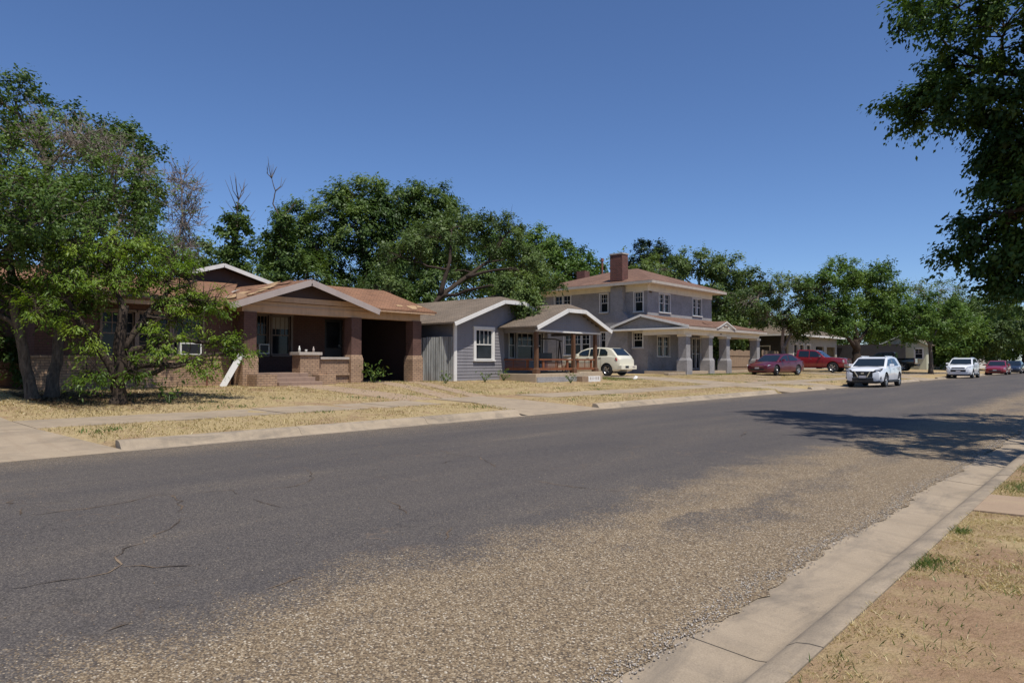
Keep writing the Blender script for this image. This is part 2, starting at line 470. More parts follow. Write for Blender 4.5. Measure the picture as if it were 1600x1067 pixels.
class MB:
    def __init__(self):
        self.v = []
        self.f = []
    def add(self, vs, fs):
        n = len(self.v)
        self.v.extend([tuple(p) for p in vs])
        self.f.extend([tuple(i + n for i in f) for f in fs])
        return self
    def box(self, x0, x1, y0, y1, z0, z1):
        return self.add([(x0, y0, z0), (x1, y0, z0), (x1, y1, z0), (x0, y1, z0), (x0, y0, z1), (x1, y0, z1), (x1, y1, z1), (x0, y1, z1)],
                        [(0, 3, 2, 1), (4, 5, 6, 7), (0, 1, 5, 4), (1, 2, 6, 5), (2, 3, 7, 6), (3, 0, 4, 7)])
    def hexa(self, b, t):
        """bottom quad b and top quad t, both counter-clockwise from above"""
        return self.add(list(b) + list(t), [(3, 2, 1, 0), (4, 5, 6, 7), (0, 1, 5, 4), (1, 2, 6, 5), (2, 3, 7, 6), (3, 0, 4, 7)])
    def prism(self, poly, off):
        """planar polygon pushed along the vector off"""
        n = len(poly)
        top = [tuple(Vector(p) + Vector(off)) for p in poly]
        fs = [tuple(range(n - 1, -1, -1)), tuple(range(n, 2 * n))]
        fs += [(i, (i + 1) % n, n + (i + 1) % n, n + i) for i in range(n)]
        return self.add(list(poly) + top, fs)
    def bar(self, a, b, w, h=None, up=(0, 0, 1)):
        a = Vector(a); b = Vector(b)
        h = w if h is None else h
        d = (b - a).normalized()
        u = Vector(up)
        s = d.cross(u)
        if s.length < 1e-4:
            s = d.cross(Vector((1, 0, 0)))
        s.normalize()
        u = s.cross(d).normalized()
        s = s * w / 2
        u = u * h / 2
        return self.add([a - s - u, a + s - u, a + s + u, a - s + u, b - s - u, b + s - u, b + s + u, b - s + u],
                        [(0, 1, 2, 3), (7, 6, 5, 4), (0, 4, 5, 1), (1, 5, 6, 2), (2, 6, 7, 3), (3, 7, 4, 0)])
    def tube(self, pts, radii, n=7, cap=True):
        pts = [Vector(p) for p in pts]
        base = len(self.v)
        ref = None
        for i, p in enumerate(pts):
            d = (pts[min(i + 1, len(pts) - 1)] - pts[max(i - 1, 0)])
            if d.length < 1e-6: d = Vector((0, 0, 1))
            d.normalize()
            if ref is None:
                ref = d.cross(Vector((0.31, 0.87, 0.13)))
            ref = (ref - d * ref.dot(d))
            if ref.length < 1e-5: ref = d.orthogonal()
            ref.normalize()
            b = d.cross(ref)
            for k in range(n):
                a = 2 * math.pi * k / n
                self.v.append(tuple(p + (ref * math.cos(a) + b * math.sin(a)) * radii[i]))
        for i in range(len(pts) - 1):
            for k in range(n):
                k2 = (k + 1) % n
                self.f.append((base + i * n + k, base + i * n + k2, base + (i + 1) * n + k2, base + (i + 1) * n + k))
        if cap:
            self.f.append(tuple(base + k for k in range(n - 1, -1, -1)))
            e = base + (len(pts) - 1) * n
            self.f.append(tuple(e + k for k in range(n)))
        return self
    def sections(self, rings):
        """square sections (cx, cy, half, z) stacked up"""
        for (cx, cy, h, z) in rings:
            self.v.extend([(cx - h, cy - h, z), (cx + h, cy - h, z), (cx + h, cy + h, z), (cx - h, cy + h, z)])
        n0 = len(self.v) - 4 * len(rings)
        for i in range(len(rings) - 1):
            for k in range(4):
                k2 = (k + 1) % 4
                a = n0 + i * 4
                self.f.append((a + k, a + k2, a + 4 + k2, a + 4 + k))
        self.f.append((n0 + 3, n0 + 2, n0 + 1, n0))
        e = n0 + 4 * (len(rings) - 1)
        self.f.append((e, e + 1, e + 2, e + 3))
        return self
    def build(self, name, mat, parent=None, local=False, smooth=False, bevel=0.0):
        me = bpy.data.meshes.new(name)
        me.from_pydata(self.v, [], self.f)
        me.materials.append(M[mat] if isinstance(mat, str) else mat)
        if smooth:
            me.polygons.foreach_set('use_smooth', [True] * len(me.polygons))
        me.update()
        o = bpy.data.objects.new(name, me)
        COL.objects.link(o)
        adopt(o, parent, local)
        if bevel:
            bv = o.modifiers.new('edge', 'BEVEL')
            bv.width = bevel
            bv.segments = 2
            bv.limit_method = 'ANGLE'
        return o

def fast_mesh(name, verts, quads, mat, parent=None, tint=None, local=False):
    """numpy mesh: verts (n,3), faces (m,k)"""
    me = bpy.data.meshes.new(name)
    nv = len(verts)
    m, k = quads.shape
    me.vertices.add(nv)
    me.vertices.foreach_set('co', np.ascontiguousarray(verts, dtype=np.float32).ravel())
    me.loops.add(m * k)
    me.loops.foreach_set('vertex_index', np.ascontiguousarray(quads, dtype=np.int32).ravel())
    me.polygons.add(m)
    me.polygons.foreach_set('loop_start', np.arange(0, m * k, k, dtype=np.int32))
    if tint is not None:
        at = me.attributes.new('tint', 'FLOAT', 'POINT')
        at.data.foreach_set('value', np.ascontiguousarray(tint, dtype=np.float32))
    me.materials.append(M[mat])
    me.update(calc_edges=True)
    me.validate()
    o = bpy.data.objects.new(name, me)
    COL.objects.link(o)
    return adopt(o, parent, local)

# ------------------------------------------------------------------ ground, road, kerbs
GX = [-600, -120, -60, -30, -24, -21.0, -19.0, -17.0, -15.1, -13.6, -12.4, -11.46, -11.42, -1.02, -0.98, 0.5, 3, 8, 40, 400]
GZ = [0.9, 0.7, 0.58, 0.55, 0.54, 0.51, 0.43, 0.33, 0.23, 0.195, 0.165, 0.125, -0.25, -0.25, 0.115, 0.14, 0.19, 0.25, 0.4, 0.6]
def gz(x):
    return float(np.interp(x, GX, GZ))

APRONS = ((-1.2, 3.4, 0.5), (13.6, 15.6, 0.7), (30.6, 33.4, 0.4), (36.0, 39.2, 0.4), (56, 61.5, 0.4))
def build_ground():
    ys = [-300, -60, -20, -10, -6] + list(np.arange(-4, 63, 0.25)) + [63, 70, 85, 110, 150, 220, 400, 1500]
    xs = []
    for a, b in zip(GX[:-1], GX[1:]):
        n = 1
        if -24 <= a and b <= 8 and b - a > 0.3: n = max(1, int((b - a) / 0.6))
        xs += [a + (b - a) * i / n for i in range(n)]
    xs.append(GX[-1])
    vs, fs = [], []
    rg = random.Random(3)
    for y in ys:
        for x in xs:
            z = gz(x)
            if (-24 < x < -11.6 or x > -0.8) and abs(x) < 30:
                z += rg.uniform(-0.014, 0.012)
            if -13.6 < x < -11.3:
                fl = (x + 13.55) / 2.6
                for a_, b_, f_ in APRONS:
                    if a_ - f_ * fl - 0.12 < y < b_ + f_ * fl + 0.12:
                        z = gz(-13.55) + 0.014 + (0.012 - gz(-13.55) - 0.014) * fl - 0.045
            vs.append((x, y, z))
    nx = len(xs)
    for j in range(len(ys) - 1):
        for i in range(nx - 1):
            a = j * nx + i
            fs.append((a, a + 1, a + nx + 1, a + nx))
    o = MB().add(vs, fs).build('ground', 'yard', smooth=False)
    tag(o, 'dry straw coloured lawn with bare dirt either side of the street', None, kind='structure')
    return o
ground = build_ground()

CRACKS = [
    [(-4.62, 1.05), (-4.62, 1.21), (-4.57, 1.39), (-4.54, 1.52), (-4.62, 1.60), (-4.88, 1.69), (-5.02, 1.79), (-5.24, 2.03), (-5.41, 2.21), (-5.67, 2.47)],
    [(-4.63, 1.61), (-4.55, 1.70), (-4.42, 1.81), (-4.34, 1.93)],
    [(-6.71, 1.64), (-6.70, 1.84), (-6.66, 2.10), (-6.68, 2.42), (-6.86, 2.65), (-6.78, 2.82)],
    [(-6.75, 2.81), (-6.22, 2.64), (-5.85, 2.53)],
    [(-6.64, 2.94), (-6.59, 3.27), (-6.29, 3.22)],
    [(-5.98, 3.18), (-5.64, 3.16), (-5.45, 3.17)],
    [(-6.35, 3.49), (-6.28, 3.81), (-6.49, 4.11), (-7.17, 4.52)],
    [(-3.63, 1.21), (-3.63, 1.31)],
    [(-7.28, 1.62), (-7.61, 1.76)],
    [(-6.75, 1.61), (-7.04, 1.68)],
    [(-5.04, 3.97), (-4.81, 3.90), (-4.48, 3.73)],
    [(-7.38, 6.72), (-6.84, 6.52), (-6.37, 6.53), (-5.64, 6.08)],
    [(-4.77, 5.67), (-4.37, 5.65), (-4.03, 5.71), (-3.71, 5.81)],
    [(-3.65, 3.39), (-3.78, 3.55), (-3.90, 3.69)],
    [(-6.46, 9.26), (-6.06, 9.21)],
    [(-4.90, 11.16), (-5.19, 12.16)],
    [(-6.32, 5.82), (-6.44, 6.08)],
    [(-3.65, 2.28), (-3.64, 2.13), (-3.61, 2.01)],
]
def add_cracks(road):
    """long open cracks in the bitumen: thin ragged strips lying just over the road sheet"""
    rg = random.Random(17)
    zr_ = lambda x: 0.0066 + 0.055 * (1 - ((x + 6.2) / 4.8) ** 2) + 0.003
    for ln in CRACKS:
        pts = []
        for (xa, ya), (xb, yb) in zip(ln[:-1], ln[1:]):
            L = math.hypot(xb - xa, yb - ya)
            n = max(2, int(L / 0.07))
            for i in range(n):
                t = i / n
                pts.append((xa + (xb - xa) * t + rg.gauss(0, 0.016), ya + (yb - ya) * t + rg.gauss(0, 0.016)))
        pts.append(ln[-1])
        vs, fs = [], []
        for i, p in enumerate(pts):
            a, b = pts[max(0, i - 1)], pts[min(len(pts) - 1, i + 1)]
            d = Vector((b[0] - a[0], b[1] - a[1], 0)).normalized()
            w = rg.uniform(0.0015, 0.0085) * (0.2 if i in (0, len(pts) - 1) else 1)
            for sg in (-1, 1):
                x, y = p[0] - d.y * w * sg, p[1] + d.x * w * sg
                vs.append((x, y, zr_(x)))
        fs = [(2 * i, 2 * i + 1, 2 * i + 3, 2 * i + 2) for i in range(len(pts) - 1)]
        MB().add(vs, fs).build('crack', 'crack', road)

def build_road():
    ys = [-300, -40] + list(np.arange(-12, 0, 0.5)) + list(np.arange(0, 16, 0.09)) + list(np.arange(16, 30, 0.4)) + [30, 40, 60, 100, 200, 400, 1500]
    xs = [-10.97, -10.2, -9, -7.5, -6.2, -5, -3.5, -2.4, -1.9, -1.59]
    vs, fs = [], []
    rg = random.Random(5)
    for y in ys:
        for x in xs:
            crown = 0.055 * (1 - ((x + 6.2) / 4.8) ** 2)
            xx = x
            if x == -1.59: xx += 0.03 * math.sin(y * 2.1) + 0.02 * math.sin(y * 5.3 + 1) + rg.uniform(-0.028, 0.028)
            vs.append((xx, y, 0.006 + crown))
    nx = len(xs)
    for j in range(len(ys) - 1):
        for i in range(nx - 1):
            a = j * nx + i
            fs.append((a, a + 1, a + nx + 1, a + nx))
    o = MB().add(vs, fs).build('road', 'road', smooth=True)
    add_cracks(o)
    tag(o, 'wide worn chip seal street with tan gravel strip and dark wheel paths', None, kind='structure')
build_road()

def extrude_profile(prof, y0, y1, x_flip=1):
    """closed profile of (x,z) pushed along Y"""
    poly = [(x, y0, z) for x, z in prof]
    return poly, (0, y1 - y0, 0)

KL = [(-10.93, -0.2), (-10.93, 0.004), (-11.15, -0.004), (-11.2, 0.006), (-11.235, 0.03), (-11.265, 0.07), (-11.295, 0.105), (-11.335, 0.126), (-11.39, 0.134), (-11.46, 0.134), (-11.47, -0.2)]
KR = [(-1.82, -0.2), (-1.82, -0.002), (-1.61, 0.003), (-1.27, -0.02), (-1.225, -0.014), (-1.19, 0.01), (-1.165, 0.045), (-1.135, 0.082), (-1.095, 0.105), (-1.04, 0.114), (-0.985, 0.114), (-0.975, -0.2)]
kl = bpy.data.objects.new('kerb_left', None); COL.objects.link(kl); kl.location = (-11.3, 10, 0)
tag(kl, 'pale rolled concrete kerb along the far side of the street', kind='structure')
kr = bpy.data.objects.new('kerb_right', None); COL.objects.link(kr); kr.location = (-1.2, 5, 0)
tag(kr, 'pale concrete kerb and gutter along the near side of the street', kind='structure')

def kerb_run(root, prof, y0, y1, step, joints=None):
    ys = joints if joints else []
    if not joints:
        y = y0
        while y < y1 - 0.4:
            ys.append(y)
            y += step
        ys.append(y1)
    rg = random.Random(int(y0 * 10) + 5)
    for a, b in zip(ys[:-1], ys[1:]):
        dz = rg.uniform(-0.006, 0.006)
        pr = [(x, z + (dz if z > -0.1 else 0)) for x, z in prof]
        if b - a > 20:
            poly, off = extrude_profile(pr, a, b)
        else:
            poly, off = extrude_profile(pr, a + 0.003, b - 0.003)
        o = MB().prism(poly[::-1], off).build('kerb_stone', 'kerb', root, smooth=True)
        o.data.set_sharp_from_angle(angle=math.radians(50))

kerb_run(kl, KL, 3.9, 12.9, 3.0)
kerb_run(kl, KL, 16.3, 29.4, 3.0)
kerb_run(kl, KL, 33.8, 35.6, 3.0)
kerb_run(kl, KL, 39.6, 55.5, 3.0)
kerb_run(kl, KL, 62.0, 70.0, 3.0)
kerb_run(kl, KL, 70.0, 700, 800)
kerb_run(kl, KL, -60, -1.6, 800)
kerb_run(kr, KR, 0, 0, 0, [-60, -2.0, 1.2, 3.05, 4.88, 8.95, 12.0, 15.0, 18.0, 21.0, 24, 27, 30, 60, 700])

def slab(name, mat, parent, x0, x1, ya0, ya1, yb0=None, yb1=None, lift=0.018, nx=4, z0=None, z1=None):
    """ground slab from x0 (Y range ya) to x1 (Y range yb) that follows the ground"""
    yb0 = ya0 if yb0 is None else yb0
    yb1 = ya1 if yb1 is None else yb1
    vs, fs = [], []
    for i in range(nx + 1):
        t = i / nx
        x = x0 + (x1 - x0) * t
        z = gz(x) + lift
        if z0 is not None: z = z0 + (z1 - z0) * t
        a = ya0 + (yb0 - ya0) * t
        b = ya1 + (yb1 - ya1) * t
        vs += [(x, a, z), (x, b, z), (x, a, z - 0.14), (x, b, z - 0.14)]
    sgn = 1 if x1 > x0 else -1
    for i in range(nx):
        a = i * 4
        q = [(a, a + 4, a + 5, a + 1), (a + 2, a + 3, a + 7, a + 6), (a, a + 2, a + 6, a + 4), (a + 1, a + 5, a + 7, a + 3)]
        fs += [f if sgn > 0 else f[::-1] for f in q]
    e = nx * 4
    q = [(0, 1, 3, 2), (e, e + 2, e + 3, e + 1)]
    fs += [f if sgn > 0 else f[::-1] for f in q]
    return MB().add(vs, fs).build(name, mat, parent)

sw = bpy.data.objects.new('sidewalk', None); COL.objects.link(sw); sw.location = (-14.3, 20, 0.2)
tag(sw, 'narrow concrete sidewalk crossing the dry front lawns', kind='structure')
y = 3.42
rg = random.Random(9)
while y < 70:
    L = 1.52
    if not (12.9 < y + L / 2 < 16.6):
        slab('paving_slab', 'concrete', sw, -15.1, -13.6, y + 0.006, y + L - 0.006, lift=0.012 + rg.uniform(-0.006, 0.008), nx=2)
    y += L
slab('paving_slab', 'concrete', sw, -15.1, -13.6, 70, 400, nx=2)
# near-side path across the verge
nw = bpy.data.objects.new('near_path', None); COL.objects.link(nw); nw.location = (0, 7, 0.13)
tag(nw, 'short concrete path crossing the near grass verge', kind='structure')
slab('paving_slab', 'dirt', nw, -0.975, 1.4, 6.62, 7.5, lift=0.012, nx=3)
slab('paving_slab', 'dirt', nw, 1.41, 4.0, 6.62, 7.5, lift=0.012, nx=3)

def driveway(name, label, ya, yb, x_end, flare=0.8, mat='concrete', ye0=None, ye1=None):
    r = bpy.data.objects.new(name, None); COL.objects.link(r); r.location = (-13, (ya + yb) / 2, 0.1)
    tag(r, label, kind='structure')
    # apron rising from the gutter, then slabs to the house
    slab('apron', mat, r, -13.55, -10.95, ya, yb, ya - flare, yb + flare, nx=5, z0=gz(-13.55) + 0.014, z1=0.012)
    ym = (ya + yb) / 2
    slab('drive_slab', mat, r, -15.15, -13.562, ya, ym - 0.006, lift=0.015, nx=2)
    slab('drive_slab', mat, r, -15.15, -13.562, ym + 0.006, yb, lift=0.015, nx=2)
    if x_end < -15.2:
        n = max(1, int((-15.16 - x_end) / 3))
        for i in range(n):
            xa = -15.162 + (x_end + 15.162) * (i + 1) / n
            xb = -15.162 + (x_end + 15.162) * i / n
            slab('drive_slab', mat, r, xa + 0.006, xb - 0.006, ya if ye0 is None else ye0, yb if ye1 is None else ye1, lift=0.014, nx=3)
    return r
driveway('driveway', 'broad pale concrete driveway at the left edge beside the twin trunked tree', -1.2, 3.4, -19.0, 0.5)
driveway('driveway', 'concrete driveway apron between the brown house and the grey cottage', 13.6, 15.6, -15.15, 0.7)
driveway('driveway', 'concrete driveway under the cream hatchback', 30.6, 33.4, -23.5, 0.4, ye0=31.4, ye1=34.6)
driveway('driveway', 'worn concrete driveway in front of the maroon sedan', 36.0, 39.2, -15.15, 0.4)
driveway('driveway', 'far concrete driveway beyond the white crossover', 56, 61.5, -20, 0.4)
# worn tracks of bare dirt
dt = bpy.data.objects.new('dirt_path', None); COL.objects.link(dt); dt.location = (-17, 14, 0.3)
tag(dt, 'bare dirt tracks and front walk worn through the dry lawn', kind='structure')
slab('front_walk', 'dirt', dt, -21.2, -15.12, 12.45, 13.75, lift=0.009, nx=6)
slab('wheel_track', 'dirt', dt, -22.0, -15.12, 16.6, 17.4, 14.0, 14.7, lift=0.008, nx=6)
slab('wheel_track', 'dirt', dt, -22.0, -15.12, 18.1, 18.8, 15.2, 15.8, lift=0.008, nx=6)
slab('wheel_track', 'dirt', dt, -19.5, -15.12, 37.5, 52.0, 36.2, 40.0, lift=0.007, nx=6)

# ------------------------------------------------------------------ windows and walls
def wall_boxes(mb, frame, u0, u1, z0, z1, th, openings):
    """solid wall with rectangular openings; frame(u, n, z) -> world"""
    us = sorted({u0, u1} | {o[0] for o in openings} | {o[1] for o in openings})
    us = [u for u in us if u0 <= u <= u1]
    for a, b in zip(us[:-1], us[1:]):
        cuts = [(o[2], o[3]) for o in openings if o[0] <= a + 1e-6 and o[1] >= b - 1e-6]
        cuts.sort()
        z = z0
        segs = []
        for c0, c1 in cuts:
            if c0 > z: segs.append((z, c0))
            z = c1
        if z < z1: segs.append((z, z1))
        for s0, s1 in segs:
            P = [frame(a, -th, s0), frame(b, -th, s0), frame(b, 0, s0), frame(a, 0, s0)]
            Q = [frame(a, -th, s1), frame(b, -th, s1), frame(b, 0, s1), frame(a, 0, s1)]
            mb.hexa(P, Q)
    return mb

def face_px(X):      # wall facing the street: u runs along Y
    return lambda u, n, z: (X + n, u, z)
def face_my(Y):      # wall facing the viewer's side: u runs along X
    return lambda u, n, z: (u, Y - n, z)

def window(root, frame, u0, u1, z0, z1, casing='white', cw=0.09, cols=1, rows_top=0, muntin_cols=3, sash=True, ac=False, depth=0.1, sill=True, blind=0.0, mirror_bars=False, out=0.035):
    def bx(mb, a, b, n0, n1, c, d):
        mb.hexa([frame(a, n0, c), frame(b, n0, c), frame(b, n1, c), frame(a, n1, c)],
                [frame(a, n0, d), frame(b, n0, d), frame(b, n1, d), frame(a, n1, d)])
    mb = MB()
    bx(mb, u0 - cw, u0, -0.03, out, z0 - 0.02, z1)
    bx(mb, u1, u1 + cw, -0.03, out, z0 - 0.02, z1)
    bx(mb, u0 - cw - 0.02, u1 + cw + 0.02, -0.03, out + 0.008, z1, z1 + cw)
    if sill: bx(mb, u0 - cw - 0.03, u1 + cw + 0.03, -0.03, out + 0.05, z0 - 0.075, z0 - 0.02)
    w = mb.build('window', casing, root)
    W = (u1 - u0) / cols
    for c in range(cols):
        a = u0 + c * W + (0.035 if c else 0)
        b = u0 + (c + 1) * W - (0.035 if c < cols - 1 else 0)
        if c:
            mb = MB(); bx(mb, u0 + c * W - 0.035, u0 + c * W + 0.035, -0.05, out - 0.01, z0 - 0.018, z1 - 0.002); mb.build('mullion', casing, w)
        mb = MB(); bx(mb, a + 0.002, b - 0.002, -depth - 0.012, -depth, z0 + 0.002, z1 - 0.002); mb.build('pane', 'glass', w)
        if blind:
            mb = MB(); bx(mb, a + 0.05, b - 0.05, -depth + 0.002, -depth + 0.008, z1 - blind * (z1 - z0), z1 - 0.05); mb.build('blind', 'blind', w)
        mb = MB()
        s = 0.04
        n0, n1 = -depth + 0.001, -depth + 0.035
        bx(mb, a, a + s, n0, n1, z0, z1); bx(mb, b - s, b, n0, n1, z0, z1)
        bx(mb, a + s, b - s, n0, n1, z0, z0 + s); bx(mb, a + s, b - s, n0, n1, z1 - s, z1)
        zm = (z0 + z1) / 2
        if sash: bx(mb, a + s, b - s, n0, n1 + 0.004, zm - 0.022, zm + 0.022)
        mb.build('sash', casing, w)
        mb = MB()
        lo = zm + 0.022 if sash else z0 + s
        hi = z1 - s
        k = 0
        for i in range(1, muntin_cols):
            uu = a + (b - a) * i / muntin_cols
            bx(mb, uu - 0.011, uu + 0.011, n0 + 0.004, n0 + 0.022, lo, hi); k += 1
        for i in range(1, rows_top):
            zz = lo + (hi - lo) * i / rows_top
            bx(mb, a + s, b - s, n0 + 0.006, n0 + 0.02, zz - 0.011, zz + 0.011); k += 1
        if mirror_bars:
            for i in range(1, muntin_cols):
                uu = a + (b - a) * i / muntin_cols
                bx(mb, uu - 0.011, uu + 0.011, n0 + 0.004, n0 + 0.022, z0 + s, zm - 0.022)
        if k: mb.build('muntin', casing, w)
    if ac:
        mb = MB(); a = u0 + (u1 - u0) * 0.12; b = u1 - (u1 - u0) * 0.12
        bx(mb, a, b, -0.06, 0.22, z0 + 0.02, z0 + 0.40); o = mb.build('air_conditioner', 'ac', w)
        mb = MB(); bx(mb, a + 0.05, b - 0.05, 0.221, 0.226, z0 + 0.06, z0 + 0.36); mb.build('ac_grille', 'black', w)
    return w

def roof_slab(name, mat, root, quad, th=0.07):
    """quad of four eave-to-ridge points, thickness downwards"""
    return MB().prism([Vector(p) - Vector((0, 0, th)) for p in quad], (0, 0, th)).build(name, mat, root)

def column(root, x, y, z0, z1, zs, hb, ht, mat_lo, mat_hi, name='column', cap=None):
    c = MB().sections([(x, y, hb, z0), (x, y, hb, zs), (x, y, ht + 0.015, zs + 0.16)]).build('pedestal', mat_lo, root)
    MB().sections([(x, y, ht, zs + 0.161), (x, y, ht, z1)]).build(name, mat_hi, root)
    if cap:
        MB().sections([(x, y, ht + 0.06, z1 - 0.14), (x, y, ht + 0.06, z1 - 0.002)]).build('column_cap', cap, root)
    return c

# ------------------------------------------------------------------ house 1, brown brick bungalow
H1 = thing('brick_bungalow', 'low brown brick bungalow with rust shingles, wide porch gable and open carport', 'house', (-24.5, 12.4, 0.5))
fx = face_px(-22.6)
op = [(7.28, 8.18, 1.52, 2.82), (8.30, 9.20, 1.52, 2.82), (9.34, 10.24, 1.52, 2.82)]
wall_boxes(MB(), fx, 5.6, 11.28, 1.42, 3.3, 0.22, op).build('wall', 'brown', H1)
wall_boxes(MB(), face_px(-22.54), 5.55, 11.2, 0.3, 1.42, 0.3, []).build('lower_wall', 'brick_tan', H1)
wall_boxes(MB(), face_px(-22.5), 5.5, 11.2, 1.421, 1.50, 0.3, []).build('brick_ledge', 'brick_tan', H1)
for i, o in enumerate(op):
    window(H1, fx, *o, casing='frame_brown', cw=0.06, cols=1, rows_top=2, muntin_cols=3, ac=(i == 2), sill=False, mirror_bars=(i == 1))
MB().box(-31.5, -22.83, 5.6, 5.82, 0.3, 3.3).build('side_wall', 'brown', H1)
MB().box(-31.5, -31.28, 5.83, 16.2, 0.3, 3.3).build('rear_wall', 'brown', H1)
MB().box(-24.98, -22.85, 11.05, 11.27, 0.3, 3.2).build('porch_end_wall', 'brown', H1)
px_ = face_px(-25.0)
op = [(13.33, 13.90, 1.6, 3.12), (14.05, 14.85, 1.6, 3.12), (16.42, 17.30, 0.96, 3.1)]
wall_boxes(MB(), px_, 11.28, 17.5, 0.3, 3.3, 0.2, op[:2] + op[2:]).build('porch_wall', 'brown', H1)
window(H1, px_, *op[0], casing='frame_brown', cw=0.09, rows_top=2, muntin_cols=4, ac=True)
window(H1, px_, *op[1], casing='frame_brown', cw=0.09, rows_top=0, muntin_cols=4, blind=0.34)
d = MB().box(-25.12, -25.06, 16.44, 17.28, 0.97, 3.08).build('screen_door', 'black', H1)
MB().box(-25.055, -25.05, 16.54, 17.18, 1.9, 2.98).build('door_pane', 'glass', d)
MB().box(-25.05, -25.0, 17.16, 17.22, 1.95, 2.05).build('handle', 'chrome', d)
# carport: interior coloured dark, so its shade is in the paint
MB().box(-29.4, -29.2, 17.5, 19.0, 0.3, 3.3).build('carport_back_wall', 'darkwood_and_shade', H1)
MB().box(-29.19, -22.42, 18.85, 19.0, 0.3, 3.3).build('carport_side_wall', 'darkwood_and_shade', H1)
MB().box(-29.19, -22.2, 16.1, 18.84, 0.35, 0.53).build('carport_floor', 'darkwall_and_shade', H1)
MB().box(-29.19, -25.22, 17.33, 17.48, 0.3, 3.3).build('carport_inner_wall', 'darkwood_and_shade', H1)
MB().box(-29.4, -22.0, 11.3, 18.95, 3.24, 3.29).build('porch_ceiling', 'darkwood_and_shade', H1)
# porch floor, steps, parapet
MB().box(-24.98, -22.12, 11.3, 15.5, 0.3, 0.94).build('porch_floor', 'step', H1)
for i in range(3):
    MB().box(-22.1, -21.1 - 0.30 + 0.30 * (1 - i) * 1.0, 12.14, 13.6 + 0.1 * (2 - i), 0.3 + 0.001 * i, 0.64 + 0.145 * i).build('step', 'step', H1, bevel=0.015)
MB().box(-22.1, -21.2, 11.4, 12.12, 0.3, 0.90).build('step_cheek', 'brick_tan', H1)
MB().box(-22.1, -21.35, 13.82, 14.5, 0.3, 0.86).build('step_cheek', 'brick_tan', H1)
MB().box(-22.35, -21.82, 13.35, 14.12, 0.3, 1.55).build('porch_pier', 'brick_tan', H1)
MB().box(-22.42, -21.75, 13.27, 14.2, 1.551, 1.66).build('pier_cap', 'stone', H1, bevel=0.01)
MB().box(-22.25, -21.98, 14.121, 15.48, 0.3, 1.40).build('parapet', 'brick_tan', H1)
MB().box(-22.32, -21.90, 14.21, 15.47, 1.401, 1.49).build('parapet_cap', 'stone', H1, bevel=0.01)
MB().box(-21.978, -21.9, 14.51, 15.47, 0.82, 0.91).build('parapet_ledge', 'brick_tan', H1)
for yc in (11.52, 15.77, 18.76):
    column(H1, -22.12, yc, 0.3, 2.985, 1.42, 0.275, 0.225, 'brick_tan', 'brown')
MB().box(-22.32, -21.93, 11.25, 18.95, 2.987, 3.36).build('beam', 'tan', H1)
MB().box(-21.929, -21.90, 11.25, 16.3, 3.20, 3.225).build('beam_moulding', 'tan', H1)
# porch gable
rk, ry0, ra, ry1 = -21.38, 10.55, 13.5, 16.45
zl, za, zr = 3.20, 4.2, 3.32
MB().prism([(-21.95, 11.1, 3.362), (-21.95, 16.0, 3.362), (-21.95, 13.5, 4.1)], (0.1, 0, 0)).build('gable_panel', 'darkwood_and_shade', H1)
MB().box(-21.849, -21.80, 11.0, 16.1, 3.37, 3.55).build('gable_board', 'tan', H1)
roof_slab('porch_roof_slope', 'shingle_rust', H1, [(rk, ry0, zl), (rk, ra, za), (-26.6, ra, za + 0.1), (-26.6, ry0, zl + 0.1)][::-1])
roof_slab('porch_roof_slope', 'shingle_rust', H1, [(rk, ra, za), (rk, ry1, zr), (-22.9, ry1, zr + 0.05), (-22.9, ra, za)][::-1])
for (a, b) in (((rk + 0.012, ry0, zl - 0.12), (rk + 0.012, ra, za - 0.12)), ((rk + 0.012, ry1, zr - 0.12), (rk + 0.012, ra, za - 0.12))):
    MB().bar(a, b, 0.035, 0.21, up=(0, 0, 1)).build('rake_board', 'trim_grey', H1)
# front slope over the carport with hipped end
roof_slab('carport_roof_slope', 'shingle_rust', H1, [(-21.42, 16.42, 3.36), (-21.42, 19.4, 3.36), (-22.95, 17.85, 4.24), (-22.95, 13.45, 4.22)], 0.06)
roof_slab('carport_roof_hip', 'shingle_rust', H1, [(-21.425, 19.405, 3.355), (-24.6, 19.405, 3.355), (-22.96, 17.86, 4.235), (-22.955, 17.855, 4.235)], 0.06)
roof_slab('carport_roof_rear', 'shingle_rust', H1, [(-22.97, 13.4, 4.23), (-22.97, 17.84, 4.23), (-24.6, 19.4, 3.355), (-29.6, 19.4, 3.34), (-29.6, 13.4, 3.5)], 0.06)
MB().box(-21.5, -21.43, 16.3, 19.3, 3.24, 3.295).build('eave_board', 'tan', H1)
for i in range(6):
    yy = 16.6 + i * 0.5
    MB().bar((-21.47, yy, 3.26), (-22.0, yy, 3.42), 0.045, 0.09).build('rafter_tail', 'tan', H1)
